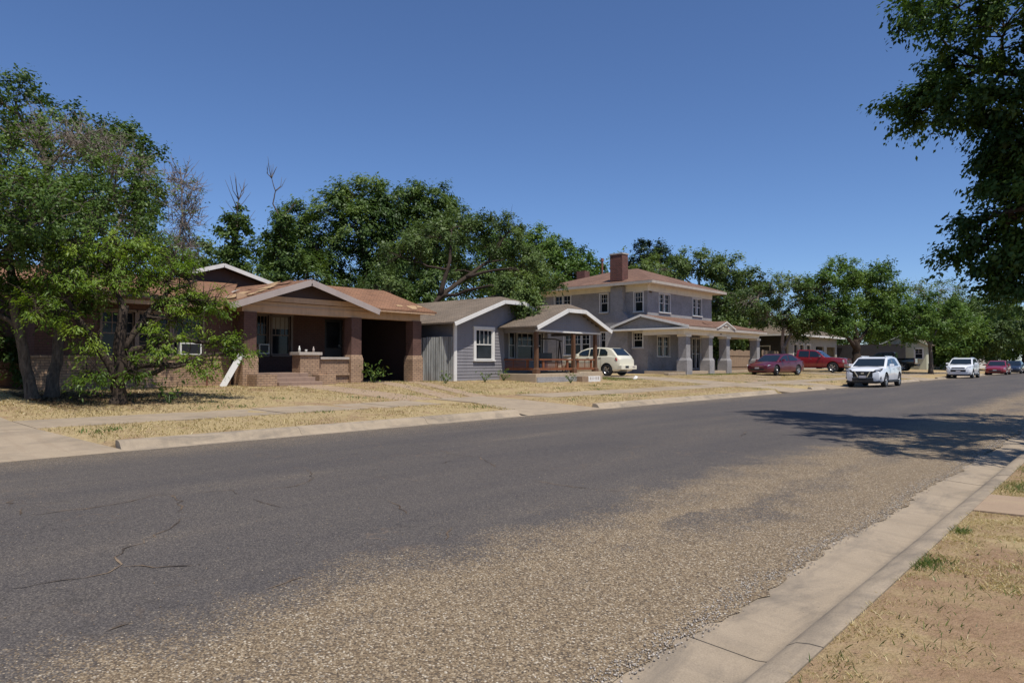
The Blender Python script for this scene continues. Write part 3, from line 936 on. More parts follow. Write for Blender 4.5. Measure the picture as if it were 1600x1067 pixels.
# main roof over the wing, with the raised gable behind
roof_slab('main_roof_front', 'shingle_rust', H1, [(-21.85, 4.9, 3.22), (-21.85, 10.75, 3.22), (-26.9, 13.6, 4.5), (-26.9, 4.9, 4.5)], 0.08)
roof_slab('main_roof_rear', 'shingle_rust', H1, [(-26.92, 4.9, 4.5), (-26.92, 16.3, 4.5), (-32.0, 16.3, 3.22), (-32.0, 4.9, 3.22)], 0.08)
MB().box(-21.93, -21.87, 4.95, 10.6, 3.02, 3.14).build('eave_board', 'tan', H1)
UG = -26.7
uy0, ua, uy1 = 11.3, 12.72, 15.0
MB().prism([(UG, 11.5, 4.3), (UG, 14.6, 4.3), (UG, 14.6, 4.50), (UG, 12.72, 5.02), (UG, 11.5, 4.68)], (-0.1, 0, 0)).build('upper_gable_panel', 'darkwood_and_shade', H1)
roof_slab('upper_roof_slope', 'shingle_dark', H1, [(UG + 0.42, uy0, 4.70), (UG + 0.42, ua, 5.14), (-31, ua, 5.14), (-31, uy0, 4.70)][::-1], 0.06)
roof_slab('upper_roof_slope', 'shingle_dark', H1, [(UG + 0.42, ua, 5.14), (UG + 0.42, uy1, 4.52), (-31, uy1, 4.52), (-31, ua, 5.14)][::-1], 0.06)
for a, b in (((UG + 0.44, uy0, 4.62), (UG + 0.44, ua, 5.06)), ((UG + 0.44, uy1, 4.44), (UG + 0.44, ua, 5.06))):
    MB().bar(a, b, 0.04, 0.15).build('rake_board', 'white', H1)
# torn patches of bare decking and curled shingles on the gable's left slope
rg = random.Random(21)
for i in range(26):
    yy = rg.uniform(10.75, 13.2)
    xx = rg.uniform(-25.6, -21.6) if i > 4 else rg.uniform(-24.2, -21.6)
    t = (yy - ry0) / (ra - ry0)
    zz = zl + (za - zl) * t + 0.1 * (rk - xx) / 5.2 + 0.012 + rg.uniform(0, 0.05)
    a = rg.uniform(0.15, 0.45); b = rg.uniform(0.1, 0.2)
    sl = (za - zl) / (ra - ry0)
    MB().prism([(xx - a, yy - b, zz - b * sl), (xx + a, yy - b * 0.8, zz - b * sl), (xx + a * 0.8, yy + b, zz + b * sl + rg.uniform(0, .05)), (xx - a * 0.9, yy + b * 0.9, zz + b * sl)], (0, 0, 0.012)).build('torn_shingle', rg.choice(['decking', 'decking', 'stone', 'shingle_rust']), H1)
for i in range(7):
    yy = rg.uniform(17.2, 18.9); xx = -21.5 - rg.uniform(0, 0.25)
    zz = 3.36 + (-21.42 - xx) * 0.575 + 0.015
    MB().prism([(xx, yy, zz), (xx, yy + 0.3, zz), (xx - 0.09, yy + 0.28, zz + 0.055), (xx - 0.09, yy + 0.02, zz + 0.055)], (0, 0, 0.008)).build('torn_shingle', 'decking', H1)
# little things at house 1
lb = MB().bar((-21.72, 10.5, 0.5), (-21.86, 11.22, 1.60), 0.19, 0.035, up=(1, 0.0, 0.15)).build('leaning_board', 'white')
tag(lb, 'long white board leaning against the left porch column', 'board')
for i, (yy, hh, c, lab) in enumerate(((13.45, 0.22, 'ac', 'pale bottle at the left end of the porch pier cap'), (13.72, 0.09, 'white', 'small white cup in the middle of the porch pier cap'), (14.02, 0.2, 'trim_grey', 'dusky bottle at the right end of the porch pier cap'))):
    r = 0.04
    b = MB().tube([(-22.05, yy, 1.662), (-22.05, yy, 1.662 + hh * .6), (-22.05, yy, 1.662 + hh * .72), (-22.05, yy, 1.662 + hh)], [r, r, r * .45 if hh > .1 else r * 1.1, r * .45 if hh > .1 else r * 1.15], 10).build('bottle' if hh > .1 else 'cup', c, smooth=True)
    tag(b, lab, 'bottle' if hh > .1 else 'cup')
sp = MB().tube([(-22.45, 10.35, 0.5), (-22.45, 10.35, 0.85), (-22.38, 10.35, 0.9), (-22.28, 10.35, 0.86)], [0.022, 0.022, 0.022, 0.018], 8).box(-22.48, -22.42, 10.30, 10.40, 0.9, 0.93).build('garden_tap', 'pipe')
tag(sp, 'rusty standpipe tap in front of the low brick wall', 'tap')

# ------------------------------------------------------------------ house 2, grey clapboard cottage
H2 = thing('clapboard_cottage', 'small slate grey clapboard cottage with white trim, tan roof and timber porch', 'house', (-24, 24, 0.5))
def gable2(yy):     # underside of the main roof over the front wall
    return min(2.85 + 0.36 * (yy - 19.75), 2.85 + 0.36 * (27.1 - yy), 4.0)
# solid core walls set behind the boards
MB().prism([(-21.2, 20.2, 0.4), (-21.2, 23.25, 0.4), (-21.2, 23.25, 3.95), (-21.2, 22.8, 3.9), (-21.2, 20.2, 2.98)], (-0.12, 0, 0)).build('front_wall', 'clap', H2)
MB().prism([(-21.2, 23.252, 2.7), (-21.2, 26.9, 2.7), (-21.2, 26.9, 2.92), (-21.2, 24.05, 3.94), (-21.2, 23.252, 3.95)], (-0.12, 0, 0)).build('upper_gable_wall', 'clap', H2)
MB().box(-30.5, -21.33, 20.2, 20.32, 0.4, 2.95).build('side_wall', 'clap', H2)
MB().box(-30.5, -30.38, 20.33, 27.8, 0.4, 2.95).build('rear_wall', 'clap', H2)
MB().box(-30.37, -22.35, 27.68, 27.8, 0.4, 2.95).build('side_wall', 'clap', H2)
p2 = face_px(-22.3)
ops = [(24.85, 25.35, 1.5, 2.75), (25.45, 26.75, 1.45, 2.75), (26.85, 27.4, 1.5, 2.75)]
wall_boxes(MB(), p2, 23.26, 27.8, 0.4, 3.2, 0.12, ops).build('porch_wall', 'clap', H2)
MB().box(-22.29, -21.33, 23.13, 23.25, 0.4, 3.3).build('return_wall', 'clap', H2)
for o in ops:
    window(H2, p2, *o, casing='white', cw=0.07, muntin_cols=1 if o[1] - o[0] < 1 else 3, rows_top=2 if o[1] - o[0] > 1 else 0)
wo = (21.42, 22.46, 1.42, 2.72)
for k in range(27):
    z0 = 0.52 + k * 0.135
    z1 = z0 + 0.15
    # left end is the corner board, right end the porch return; clipped under the rake
    ya = 20.3
    if gable2(20.3) < z1 - 0.02: ya = 19.75 + (z1 - 2.85) / 0.36 + 0.03
    yb = 23.24 + (0.10 * max(0, (2.6 - z0)) / 2.1)
    if z1 > 3.98 or ya > yb - 0.1: continue
    segs = [(ya, yb)]
    if z1 > wo[2] - 0.06 and z0 < wo[3] + 0.08: segs = [(ya, wo[0] - 0.1), (wo[1] + 0.1, yb)]
    for a, b in segs:
        if b - a < 0.1: continue
        MB().prism([(-21.2, a, z0), (-21.165, a, z0), (-21.185, a, z1), (-21.2, a, z1)][::-1], (0, b - a, 0)).build('clapboard', 'clap', H2)
for k in range(16):
    z0 = 0.52 + k * 0.15
    MB().prism([(-30.4, 20.2, z0), (-30.4, 20.165, z0), (-30.4, 20.185, z0 + 0.165), (-30.4, 20.2, z0 + 0.165)], (9.1, 0, 0)).build('clapboard', 'clap', H2)
window(H2, face_px(-21.165), *wo, casing='white', cw=0.13, muntin_cols=4, depth=0.02, out=0.04)
MB().box(-21.22, -21.14, 20.13, 20.295, 0.45, 3.0).build('corner_board', 'white', H2)
# main roof with clipped front gable
e0, rd, e1 = 19.7, 23.4, 27.15
ez, rz_, cz = 2.96, 4.30, 4.06
cy0 = e0 + (cz - ez) / (rz_ - ez) * (rd - e0)
cy1 = e1 - (cz - ez) / (rz_ - ez) * (e1 - rd)
XF, XB = -20.65, -31.0
MB().prism([(XF, e0, ez), (XF, cy0, cz), (XF - 0.9, rd, rz_), (XB, rd, rz_), (XB, e0, ez)], (0, 0, -0.07)).build('roof_slope', 'shingle_tan', H2)
MB().prism([(XF, e1, ez), (XB, e1, ez), (XB, rd, rz_), (XF - 0.9, rd, rz_), (XF, cy1, cz)], (0, 0, -0.07)).build('roof_slope', 'shingle_tan', H2)
MB().prism([(XF, cy0, cz), (XF, cy1, cz), (XF - 0.9, rd, rz_)], (0, 0, -0.06)).build('roof_clip', 'shingle_tan', H2)
for a, b in (((XF + 0.02, e0 - 0.02, ez - 0.1), (XF + 0.02, cy0, cz - 0.1)), ((XF + 0.02, cy0, cz - 0.1), (XF + 0.02, cy1, cz - 0.1)), ((XF + 0.02, cy1, cz - 0.1), (XF + 0.02, e1, ez - 0.1))):
    MB().bar(a, b, 0.04, 0.16).build('rake_board', 'white', H2)
# porch
pf0, pr, pf1 = 22.82, 25.68, 28.5
pz, prz, pcz = 2.86, 3.98, 3.72
pc0 = pf0 + (pcz - pz) / (prz - pz) * (pr - pf0)
pc1 = pf1 - (pcz - pz) / (prz - pz) * (pf1 - pr)
PX = -18.88
MB().prism([(PX, pf0, pz), (PX, pc0, pcz), (PX - 0.5, pr, prz), (-22.6, pr, prz), (-22.6, pf0, pz)], (0, 0, -0.06)).build('porch_roof_slope', 'shingle_tan', H2)
MB().prism([(PX, pf1, pz), (-22.6, pf1, pz), (-22.6, pr, prz), (PX - 0.5, pr, prz), (PX, pc1, pcz)], (0, 0, -0.06)).build('porch_roof_slope', 'shingle_tan', H2)
MB().prism([(PX, pc0, pcz), (PX, pc1, pcz), (PX - 0.5, pr, prz)], (0, 0, -0.05)).build('porch_roof_clip', 'shingle_tan', H2)
for a, b in (((PX + 0.02, pf0, pz - 0.1), (PX + 0.02, pc0, pcz - 0.1)), ((PX + 0.02, pc0, pcz - 0.1), (PX + 0.02, pc1, pcz - 0.1)), ((PX + 0.02, pc1, pcz - 0.1), (PX + 0.02, pf1, pz - 0.1))):
    MB().bar(a, b, 0.04, 0.17).build('rake_board', 'white', H2)
for k in range(7):
    z0 = 2.72 + k * 0.135
    a = max(23.3, pf0 + (z0 + 0.22 - pz) / (prz - pz) * (pr - pf0))
    b = min(28.0, pf1 - (z0 + 0.22 - pz) / (prz - pz) * (pf1 - pr))
    if b - a < 0.3: continue
    MB().prism([(-19.28, a, z0), (-19.235, a, z0), (-19.26, a, z0 + 0.15), (-19.28, a, z0 + 0.15)][::-1], (0, b - a, 0)).build('clapboard', 'clap', H2)
MB().prism([(-19.42, 23.2, 2.62), (-19.42, 28.1, 2.62), (-19.42, 28.1, 2.88), (-19.42, 26.3, 3.6), (-19.42, 25.1, 3.6), (-19.42, 23.2, 2.88)], (0.13, 0, 0)).build('porch_beam', 'clap', H2)
MB().box(-19.288, -19.23, 23.2, 28.1, 2.64, 2.715).build('beam_trim', 'white', H2)
MB().box(-22.2, -19.43, 23.3, 23.4, 2.62, 2.86).build('side_beam', 'clap', H2)
MB().box(-22.2, -19.43, 27.95, 28.05, 2.62, 2.86).build('side_beam', 'clap', H2)
MB().box(-22.28, -19.05, 22.95, 26.25, 0.3, 0.80).build('porch_floor', 'porch_slab', H2, bevel=0.02)
MB().box(-22.28, -19.15, 26.26, 28.1, 0.3, 0.86).build('porch_floor', 'porch_slab', H2, bevel=0.02)
MB().box(-19.045, -19.0, 22.98, 26.24, 0.3, 0.66).build('foundation_block', 'brick_grey', H2)
for yy in (23.32, 26.0, 27.75):
    MB().sections([(-19.34, yy, 0.125, 0.801 if yy < 26.2 else 0.861), (-19.34, yy, 0.115, 1.0), (-19.34, yy, 0.075, 1.05), (-19.34, yy, 0.072, 2.62)]).build('porch_post', 'post', H2)
def railing(a, b, zb, lattice=True):
    a = Vector(a); b = Vector(b)
    r = MB().bar(a + Vector((0, 0, 1.42)), b + Vector((0, 0, 1.42)), 0.14, 0.07).build('railing', 'redwood', H2)
    MB().bar(a + Vector((0, 0, 1.0)), b + Vector((0, 0, 1.0)), 0.06, 0.11).build('rail', 'redwood', r)
    d = (b - a)
    for t in (0.14, 0.86):
        p = a + d * t
        MB().bar(p + Vector((0, 0, 1.055)), p + Vector((0, 0, 1.384)), 0.14, 0.05, up=(1, 0, 0)).build('baluster', 'redwood', r)
    for i in range(5):
        z = 1.09 + i * 0.06
        MB().bar(a + d * 0.2 + Vector((0, 0, z)), a + d * 0.8 + Vector((0, 0, z)), 0.02, 0.026).build('slat', 'redwood', r)
    MB().bar(a + d * 0.5 + Vector((0.02, 0, 1.055)), a + d * 0.5 + Vector((0.02, 0, 1.384)), 0.035, 0.02, up=(1, 0, 0)).build('baluster', 'redwood', r)
railing((-19.34, 23.46, 0), (-19.34, 25.87, 0), 0.8)
railing((-19.34, 26.13, 0), (-19.34, 27.62, 0), 0.8)
railing((-19.5, 23.32, 0), (-21.9, 23.32, 0), 0.8)
# swing stand on the porch
sw2 = thing('swing_stand', 'black steel A-frame swing stand on the cottage porch', 'swing', (-20.7, 25.8, 0.8))
for yy in (24.9, 26.6):
    MB().tube([(-20.2, yy - 0.3, 0.87), (-20.6, yy, 2.3), (-21.0, yy + 0.3, 0.87)], [0.03] * 3, 8).build('frame_leg', 'blackmetal', sw2)
MB().tube([(-20.6, 24.7, 2.31), (-20.6, 25.1, 2.40), (-20.6, 26.3, 2.40), (-20.6, 26.75, 2.31)], [0.03] * 4, 8).build('top_bar', 'blackmetal', sw2)
MB().box(-20.9, -20.4, 25.1, 26.4, 1.25, 1.30).build('seat', 'blackmetal', sw2)
MB().box(-20.95, -20.91, 25.1, 26.4, 1.31, 1.75).build('backrest', 'blackmetal', sw2)
for yy in (25.15, 26.35):
    MB().bar((-20.6, yy, 1.3), (-20.6, yy, 2.38), 0.015).build('chain', 'blackmetal', sw2)
# number block by the porch step
nb = MB().box(-18.75, -18.55, 26.1, 27.05, 0.4, 0.66).build('number_block', 'white', None, bevel=0.015)
tag(nb, 'white painted block with worn dark digits beside the cottage porch', 'block')
for i, (dy, w, h) in enumerate(((0.12, .07, .12), (0.28, .02, .12), (0.36, .02, .12), (0.46, .05, .03), (0.56, .07, .12), (0.72, .09, .13))):
    MB().box(-18.549, -18.545, 26.1 + dy, 26.1 + dy + w, 0.57 - h / 2, 0.57 + h / 2).build('digit_mark', 'trim_grey', nb)
st = MB().box(-18.85, -18.55, 25.6, 26.08, 0.4, 0.66).build('entry_step', 'fencewood', None)
tag(st, 'small timber step between the porch slab and the white block', 'step')
pp = MB().add([(-18.0, 29.0, 0.50), (-17.85, 29.1, 0.51), (-17.9, 29.28, 0.62), (-18.08, 29.2, 0.6), (-17.95, 29.12, 0.66)], [(0, 1, 4), (1, 2, 4), (2, 3, 4), (3, 0, 4), (0, 3, 2, 1)]).build('paper_litter', 'white')
tag(pp, 'crumpled white paper lying on the lawn by the cream hatchback', 'litter')

# corrugated fence between the houses
FN = thing('metal_fence', 'corrugated galvanised metal fence between the brown house and the grey cottage', 'fence', (-21.8, 19.6, 0.5))
fa, fb = Vector((-22.45, 19.02, 0)), Vector((-21.22, 20.13, 0))
fd = fb - fa
fnrm = Vector((fd.y, -fd.x, 0)).normalized()
for k in range(3):
    vs = []
    n = 20
    for i in range(n + 1):
        p = fa + fd * ((k + i / n * 1.03) / 3.05) + fnrm * (0.016 * math.sin(i * math.pi / 1.75) + 0.018 * k)
        vs += [(p.x, p.y, 0.42), (p.x, p.y, 2.33 + 0.02 * k)]
    o = MB().add(vs, [(2 * i, 2 * i + 2, 2 * i + 3, 2 * i + 1) for i in range(n)]).build('fence_sheet', 'sheet', FN)
    sm = o.modifiers.new('thick', 'SOLIDIFY'); sm.thickness = 0.004
for t in (0.04, 0.96):
    p = fa + fd * t - fnrm * 0.07
    MB().box(p.x - 0.04, p.x + 0.04, p.y - 0.04, p.y + 0.04, 0.3, 2.28).build('fence_post', 'fencewood', FN)
FN2 = thing('metal_fence', 'pale corrugated metal fence behind the cottage porch', 'fence', (-25.5, 29.4, 0.5))
for k in range(3):
    ya = 28.2 + k * 0.85; yb = ya + 0.86
    vs = []
    n = 24
    for i in range(n + 1):
        yy = ya + (yb - ya) * i / n
        xx = -25.5 + 0.018 * math.sin(i * math.pi / 1.75) - 0.015 * k
        vs += [(xx, yy, 0.42), (xx, yy, 2.3)]
    o = MB().add(vs, [(2 * i, 2 * i + 2, 2 * i + 3, 2 * i + 1) for i in range(n)]).build('fence_sheet', 'sheet', FN2)
    sm = o.modifiers.new('thick', 'SOLIDIFY'); sm.thickness = 0.004
for yy in (28.25, 30.7):
    MB().box(-25.66, -25.58, yy - 0.04, yy + 0.04, 0.3, 2.25).build('fence_post', 'fencewood', FN2)

# ------------------------------------------------------------------ house 3, two storey grey brick
H3 = thing('two_storey_house', 'two storey grey painted brick house with red brick chimney and deep front porch', 'house', (-28.5, 46, 0.5))
XW, YS, YE, XBk = -24.3, 41.0, 50.55, -33.4
f3 = face_px(XW); s3 = face_my(YS)
opF = [(42.55, 43.98, 4.78, 6.02), (47.45, 48.8, 4.78, 6.02), (42.3, 43.9, 1.72, 3.08), (47.3, 48.55, 0.82, 3.04)]
wall_boxes(MB(), f3, YS, YE, 0.4, 6.5, 0.25, opF).build('front_wall', 'brick_grey', H3)
opS = [(-28.1, -27.48, 4.82, 6.1), (-25.3, -24.66, 4.74, 6.05), (-32.2, -30.75, 5.45, 6.2), (-25.42, -24.7, 2.3, 3.3), (-28.1, -27.5, 2.3, 3.4), (-31.3, -29.05, 1.85, 3.35)]
wall_boxes(MB(), s3, XBk, XW - 0.251, 0.4, 6.5, 0.25, opS).build('side_wall', 'brick_grey', H3)
MB().box(XBk, XBk + 0.25, YS + 0.251, YE, 0.4, 6.5).build('rear_wall', 'brick_grey', H3)
MB().box(XBk + 0.251, XW - 0.251, YE - 0.25, YE, 0.4, 6.5).build('far_wall', 'brick_grey', H3)
for i, o in enumerate(opF[:3]):
    window(H3, f3, *o, casing='white', cw=0.08, cols=2, muntin_cols=2, rows_top=2)
w = window(H3, f3, *opF[3], casing='white', cw=0.08, cols=2, muntin_cols=2, rows_top=2, sill=False)
for i, o in enumerate(opS):
    window(H3, s3, *o, casing='white', cw=0.08, cols=3 if i == 5 else (2 if i == 2 else 1), muntin_cols=3 if i not in (2, 5) else 2, rows_top=2, sash=(i != 2))
# chimney breast and stack
MB().box(-26.98, -26.0, YS - 0.42, YS - 0.002, 4.75, 6.5).build('chimney_breast', 'brick_grey', H3)
MB().hexa([(-27.4, YS - 0.45, 0.4), (-25.6, YS - 0.45, 0.4), (-25.6, YS - 0.003, 0.4), (-27.4, YS - 0.003, 0.4)], [(-27.4, YS - 0.45, 4.35), (-25.6, YS - 0.45, 4.35), (-25.6, YS - 0.003, 4.35), (-27.4, YS - 0.003, 4.35)]).build('chimney_base', 'brick_grey', H3)
MB().hexa([(-27.4, YS - 0.45, 4.351), (-25.6, YS - 0.45, 4.351), (-25.6, YS - 0.003, 4.351), (-27.4, YS - 0.003, 4.351)], [(-26.98, YS - 0.42, 4.749), (-26.0, YS - 0.42, 4.749), (-26.0, YS - 0.003, 4.749), (-26.98, YS - 0.003, 4.749)]).build('chimney_shoulder', 'brick_grey', H3)
ch = MB().box(-27.0, -26.0, YS - 0.42, YS + 0.3, 6.9, 8.72).build('chimney', 'brick_red', H3)
MB().box(-27.04, -25.96, YS - 0.46, YS + 0.34, 8.721, 8.81).build('chimney_cap', 'stone', ch)
# hip roof, eaves
ov = 0.85
ex0, ex1, ey0, ey1 = XBk - ov, XW + ov, YS - ov, YE + ov
ez3, pk = 6.66, 8.35
r0, r1 = (-29.9, 45.8, pk), (-28.0, 45.8, pk)
A_, B_, C_, D_ = (ex0, ey0, ez3), (ex1, ey0, ez3), (ex1, ey1, ez3), (ex0, ey1, ez3)
for nm, poly in (('roof_slope', [A_, B_, r1, r0]), ('roof_slope', [B_, C_, r1]), ('roof_slope', [C_, D_, r0, r1]), ('roof_slope', [D_, A_, r0])):
    MB().prism(poly, (0, 0, 0.06)).build(nm, 'shingle_red', H3)
MB().box(ex0 + 0.03, ex1 - 0.03, ey0 + 0.03, ey1 - 0.03, 6.56, 6.60).build('soffit', 'cream', H3)
for (a, b, c, d2) in ((ex0, ex1, ey0 - 0.02, ey0 + 0.025), (ex0, ex1, ey1 - 0.025, ey1 + 0.02)):
    MB().box(a, b, c, d2, 6.52, 6.70).build('fascia', 'stone', H3)
for (a, b) in ((ex1 - 0.025, ex1 + 0.02), (ex0 - 0.02, ex0 + 0.025)):
    MB().box(a, b, ey0 + 0.026, ey1 - 0.026, 6.52, 6.70).build('fascia', 'stone', H3)
MB().box(XBk, -27.0, YS - 0.06, YS - 0.002, 6.22, 6.555).build('frieze', 'cream', H3)
MB().box(-25.98, XW + 0.06, YS - 0.06, YS - 0.002, 6.12, 6.555).build('frieze', 'cream', H3)
MB().box(XW + 0.002, XW + 0.06, YS, YE, 6.12, 6.555).build('frieze', 'cream', H3)
MB().box(-24.26, -24.2, 41.2, 41.45, 6.0, 6.1).build('security_lamp', 'post', H3)
c2 = MB().box(-34.0, -33.2, 46.2, 46.9, 6.8, 8.75).build('small_chimney', 'brick_red', H3)
MB().tube([(-31.2, 45.8, 7.9), (-31.2, 45.8, 9.25)], [0.07, 0.07], 8).tube([(-31.2, 45.8, 9.25), (-31.2, 45.8, 9.5)], [0.12, 0.12], 8).build('vent_pipe', 'pipe', H3)
# porch
pe0, pe1 = 40.1, 52.7
fx1 = -20.85
zr3, ze3 = 4.42, 3.58
roofF = [(fx1, pe0, ze3), (fx1, pe1, ze3), (-24.28, 50.3, zr3), (-24.28, pe0, zr3)]
MB().prism(roofF, (0, 0, 0.055)).build('porch_roof_slope', 'shingle_red', H3)
MB().prism([(fx1, pe1, ze3), (-24.28, pe1, ze3), (-24.28, 50.3, zr3)], (0, 0, 0.05)).build('porch_roof_hip', 'shingle_red', H3)
MB().prism([(-24.3, pe0, zr3), (-24.3, 40.98, zr3), (-26.6, 40.98, ze3 + 0.12), (-26.6, pe0, ze3 + 0.12)], (0, 0, 0.05)).build('porch_roof_return', 'shingle_red', H3)
MB().prism([(-21.1, 40.3, 3.52), (-24.29, 40.3, 4.34), (-26.4, 40.3, 3.62), (-26.4, 40.3, 3.52)], (0, 0.1, 0)).build('porch_gable_panel', 'brick_grey', H3)
for a, b in (((fx1 + 0.05, pe0 - 0.02, ze3 - 0.02), (-24.29, pe0 - 0.02, zr3 - 0.02)), ((-26.65, pe0 - 0.02, ze3 + 0.08), (-24.29, pe0 - 0.02, zr3 - 0.02))):
    MB().bar(a, b, 0.05, 0.15).build('rake_board', 'white', H3)
MB().box(-26.6, fx1, pe0 - 0.04, pe0 + 0.02, 3.42, 3.53).build('fascia', 'white', H3)
MB().box(fx1 - 0.01, fx1 + 0.03, pe0 + 0.022, pe1, 3.40, 3.57).build('fascia', 'stone', H3)
MB().box(-24.28, fx1 - 0.011, pe0 + 0.022, pe1 - 0.02, 3.40, 3.43).build('porch_soffit', 'cream', H3)
MB().box(-26.6, -24.281, pe0 + 0.022, 40.97, 3.40, 3.43).build('porch_soffit', 'cream', H3)
MB().box(-21.72, -21.3, 40.35, 52.35, 3.09, 3.399).build('porch_beam', 'cream', H3)
MB().box(-24.28, -21.73, 40.35, 40.7, 3.09, 3.399).build('porch_beam', 'cream', H3)
MB().box(-24.28, -21.73, 52.0, 52.35, 3.09, 3.399).build('porch_beam', 'cream', H3)
hn = MB().box(-21.298, -21.285, 45.55, 45.85, 3.2, 3.3).build('house_number', 'trim_grey', H3)
for dy in (0.03, 0.18):
    MB().box(-21.284, -21.28, 45.55 + dy, 45.55 + dy + 0.08, 3.215, 3.285).build('digit_mark', 'black', hn)
# little gablet over the steps
MB().prism([(fx1 + 0.02, 44.15, 3.60), (fx1 + 0.02, 46.85, 3.60), (fx1 + 0.02, 45.5, 4.02)], (-0.06, 0, 0)).build('gablet_panel', 'cream', H3)
MB().box(fx1 + 0.021, fx1 + 0.03, 45.15, 45.85, 3.66, 3.76).build('gablet_vent', 'post', H3)
for a, b in (((fx1 + 0.06, 44.05, 3.58), (fx1 + 0.06, 45.5, 4.06)), ((fx1 + 0.06, 46.95, 3.58), (fx1 + 0.06, 45.5, 4.06))):
    MB().bar(a, b, 0.1, 0.06).build('rake_board', 'white', H3)
MB().prism([(fx1 + 0.1, 44.1, 3.62), (fx1 + 0.1, 45.5, 4.09), (-22.6, 45.5, 4.09), (-21.2, 44.1, 3.68)], (0, 0, 0.03)).build('gablet_roof', 'shingle_red', H3)
MB().prism([(fx1 + 0.1, 45.5, 4.09), (fx1 + 0.1, 46.9, 3.62), (-21.2, 46.9, 3.68), (-22.6, 45.5, 4.09)], (0, 0, 0.03)).build('gablet_roof', 'shingle_red', H3)
for yc in (40.9, 44.1, 46.8, 52.1):
    column(H3, -21.55, yc, 0.4, 3.088, 1.42, 0.36, 0.275, 'brick_grey', 'brick_grey', cap='cream')
MB().box(-24.28, -21.3, 40.5, 52.4, 0.3, 0.72).build('porch_floor', 'porch_slab', H3, bevel=0.02)
MB().box(-22.0, -21.95, 44.9, 46.3, 0.73, 0.731 + 0.9).build('porch_chair_back', 'black', None)  # flat black panel standing for the dark square chair
bpy.data.objects['porch_chair_back'].name = 'porch_chair'
tag(bpy.data.objects['porch_chair'], 'low dark square chair standing on the grey house porch', 'chair')
for k in range(2):
    MB().box(-21.2, -20.85, 37.6 + k * 1.1, 38.65 + k * 1.1, 0.45, 0.66).build('edging_block', 'concrete', None, bevel=0.04)
for i, o in enumerate([o for o in COL.objects if o.name.startswith('edging_block')]):
    tag(o, ['concrete edging block nearer the cream hatchback', 'concrete edging block nearer the porch pillar'][i], 'block', 'concrete edging blocks')

# timber fences beside house 3
def picket_fence(name, label, a, b, z0, h, n):
    a = Vector(a); b = Vector(b)
    r = thing(name, label, 'fence', (a + b) / 2)
    d = (b - a)
    nrm = Vector((-d.y, d.x, 0)).normalized()
    rg = random.Random(n)
    u = d.normalized()
    for i in range(n):
        p = a + d * (i + 0.5) / n
        w = d.length / n * 0.46
        hh = h + rg.uniform(-0.05, 0.05)
        q = [p - u * w - nrm * 0.01, p + u * w - nrm * 0.01, p + u * w + nrm * 0.01, p - u * w + nrm * 0.01]
        MB().hexa([(v.x, v.y, z0) for v in q], [(v.x, v.y, z0 + hh) for v in q]).build('picket', 'fencewood', r)
    for zz in (0.5, h - 0.4):
        MB().bar((a.x - nrm.x * 0.04, a.y - nrm.y * 0.04, z0 + zz), (b.x - nrm.x * 0.04, b.y - nrm.y * 0.04, z0 + zz), 0.04, 0.09).build('fence_rail', 'fencewood', r)
    return r
picket_fence('picket_fence', 'weathered board fence behind the grey house porch', (-24.8, 53.0, 0), (-24.8, 59.2, 0), 0.5, 1.8, 30)
picket_fence('picket_fence', 'sunlit tan board fence left of the garage', (-24.2, 60.0, 0), (-25.6, 67.5, 0), 0.5, 1.85, 36)

# ------------------------------------------------------------------ house 4, low grey house with garage
H4 = thing('ranch_house', 'low pale grey house with double garage behind the red pickup', 'house', (-30, 80, 0.5))
f4 = face_px(-27.0)
op4 = [(75.5, 76.6, 1.3, 3.2), (77.3, 78.5, 1.3, 3.2), (79.4, 80.6, 1.3, 3.2), (82.5, 85.2, 0.55, 3.1), (86.3, 89.4, 0.55, 3.1)]
wall_boxes(MB(), f4, 74, 90, 0.4, 4.2, 0.2, op4).build('front_wall', 'greywall', H4)
MB().box(-36, -27.21, 74, 74.2, 0.4, 4.2).build('side_wall', 'darkwall_and_shade', H4)  # same siding as the front, its shade put into the colour
MB().box(-36, -27.21, 89.8, 90, 0.4, 4.2).build('side_wall', 'greywall', H4)
MB().box(-36, -35.8, 74.21, 89.79, 0.4, 4.2).build('rear_wall', 'greywall', H4)
for o in op4[:3]:
    window(H4, f4, *o, casing='white', cw=0.16, muntin_cols=2, rows_top=0)
for o in op4[3:]:
    MB().box(-28.2, -28.1, o[0], o[1], 0.5, 3.1).build('garage_door', 'darkwall_and_shade', H4)
window(H4, face_my(74), -30.2, -29.0, 1.7, 3.0, casing='white', cw=0.1, muntin_cols=2)
MB().prism([(-26.2, 72.8, 4.18), (-26.2, 91, 4.18), (-31.5, 87, 6.0), (-31.5, 77, 6.0)], (0, 0, 0.08)).build('roof_slope', 'shingle_tan', H4)
MB().prism([(-36.8, 72.8, 4.18), (-26.2, 72.8, 4.18), (-31.5, 77, 6.0)], (0, 0, 0.08)).build('roof_slope', 'shingle_tan', H4)
MB().prism([(-26.2, 91, 4.18), (-36.8, 91, 4.18), (-31.5, 87, 6.0)], (0, 0, 0.08)).build('roof_slope', 'shingle_tan', H4)
MB().prism([(-36.8, 91, 4.18), (-36.8, 72.8, 4.18), (-31.5, 77, 6.0), (-31.5, 87, 6.0)], (0, 0, 0.08)).build('roof_slope', 'shingle_tan', H4)
MB().box(-26.22, -26.14, 72.8, 91, 4.08, 4.27).build('fascia', 'white', H4)
MB().box(-36.8, -26.22, 72.72, 72.8, 4.08, 4.27).build('fascia', 'white', H4)
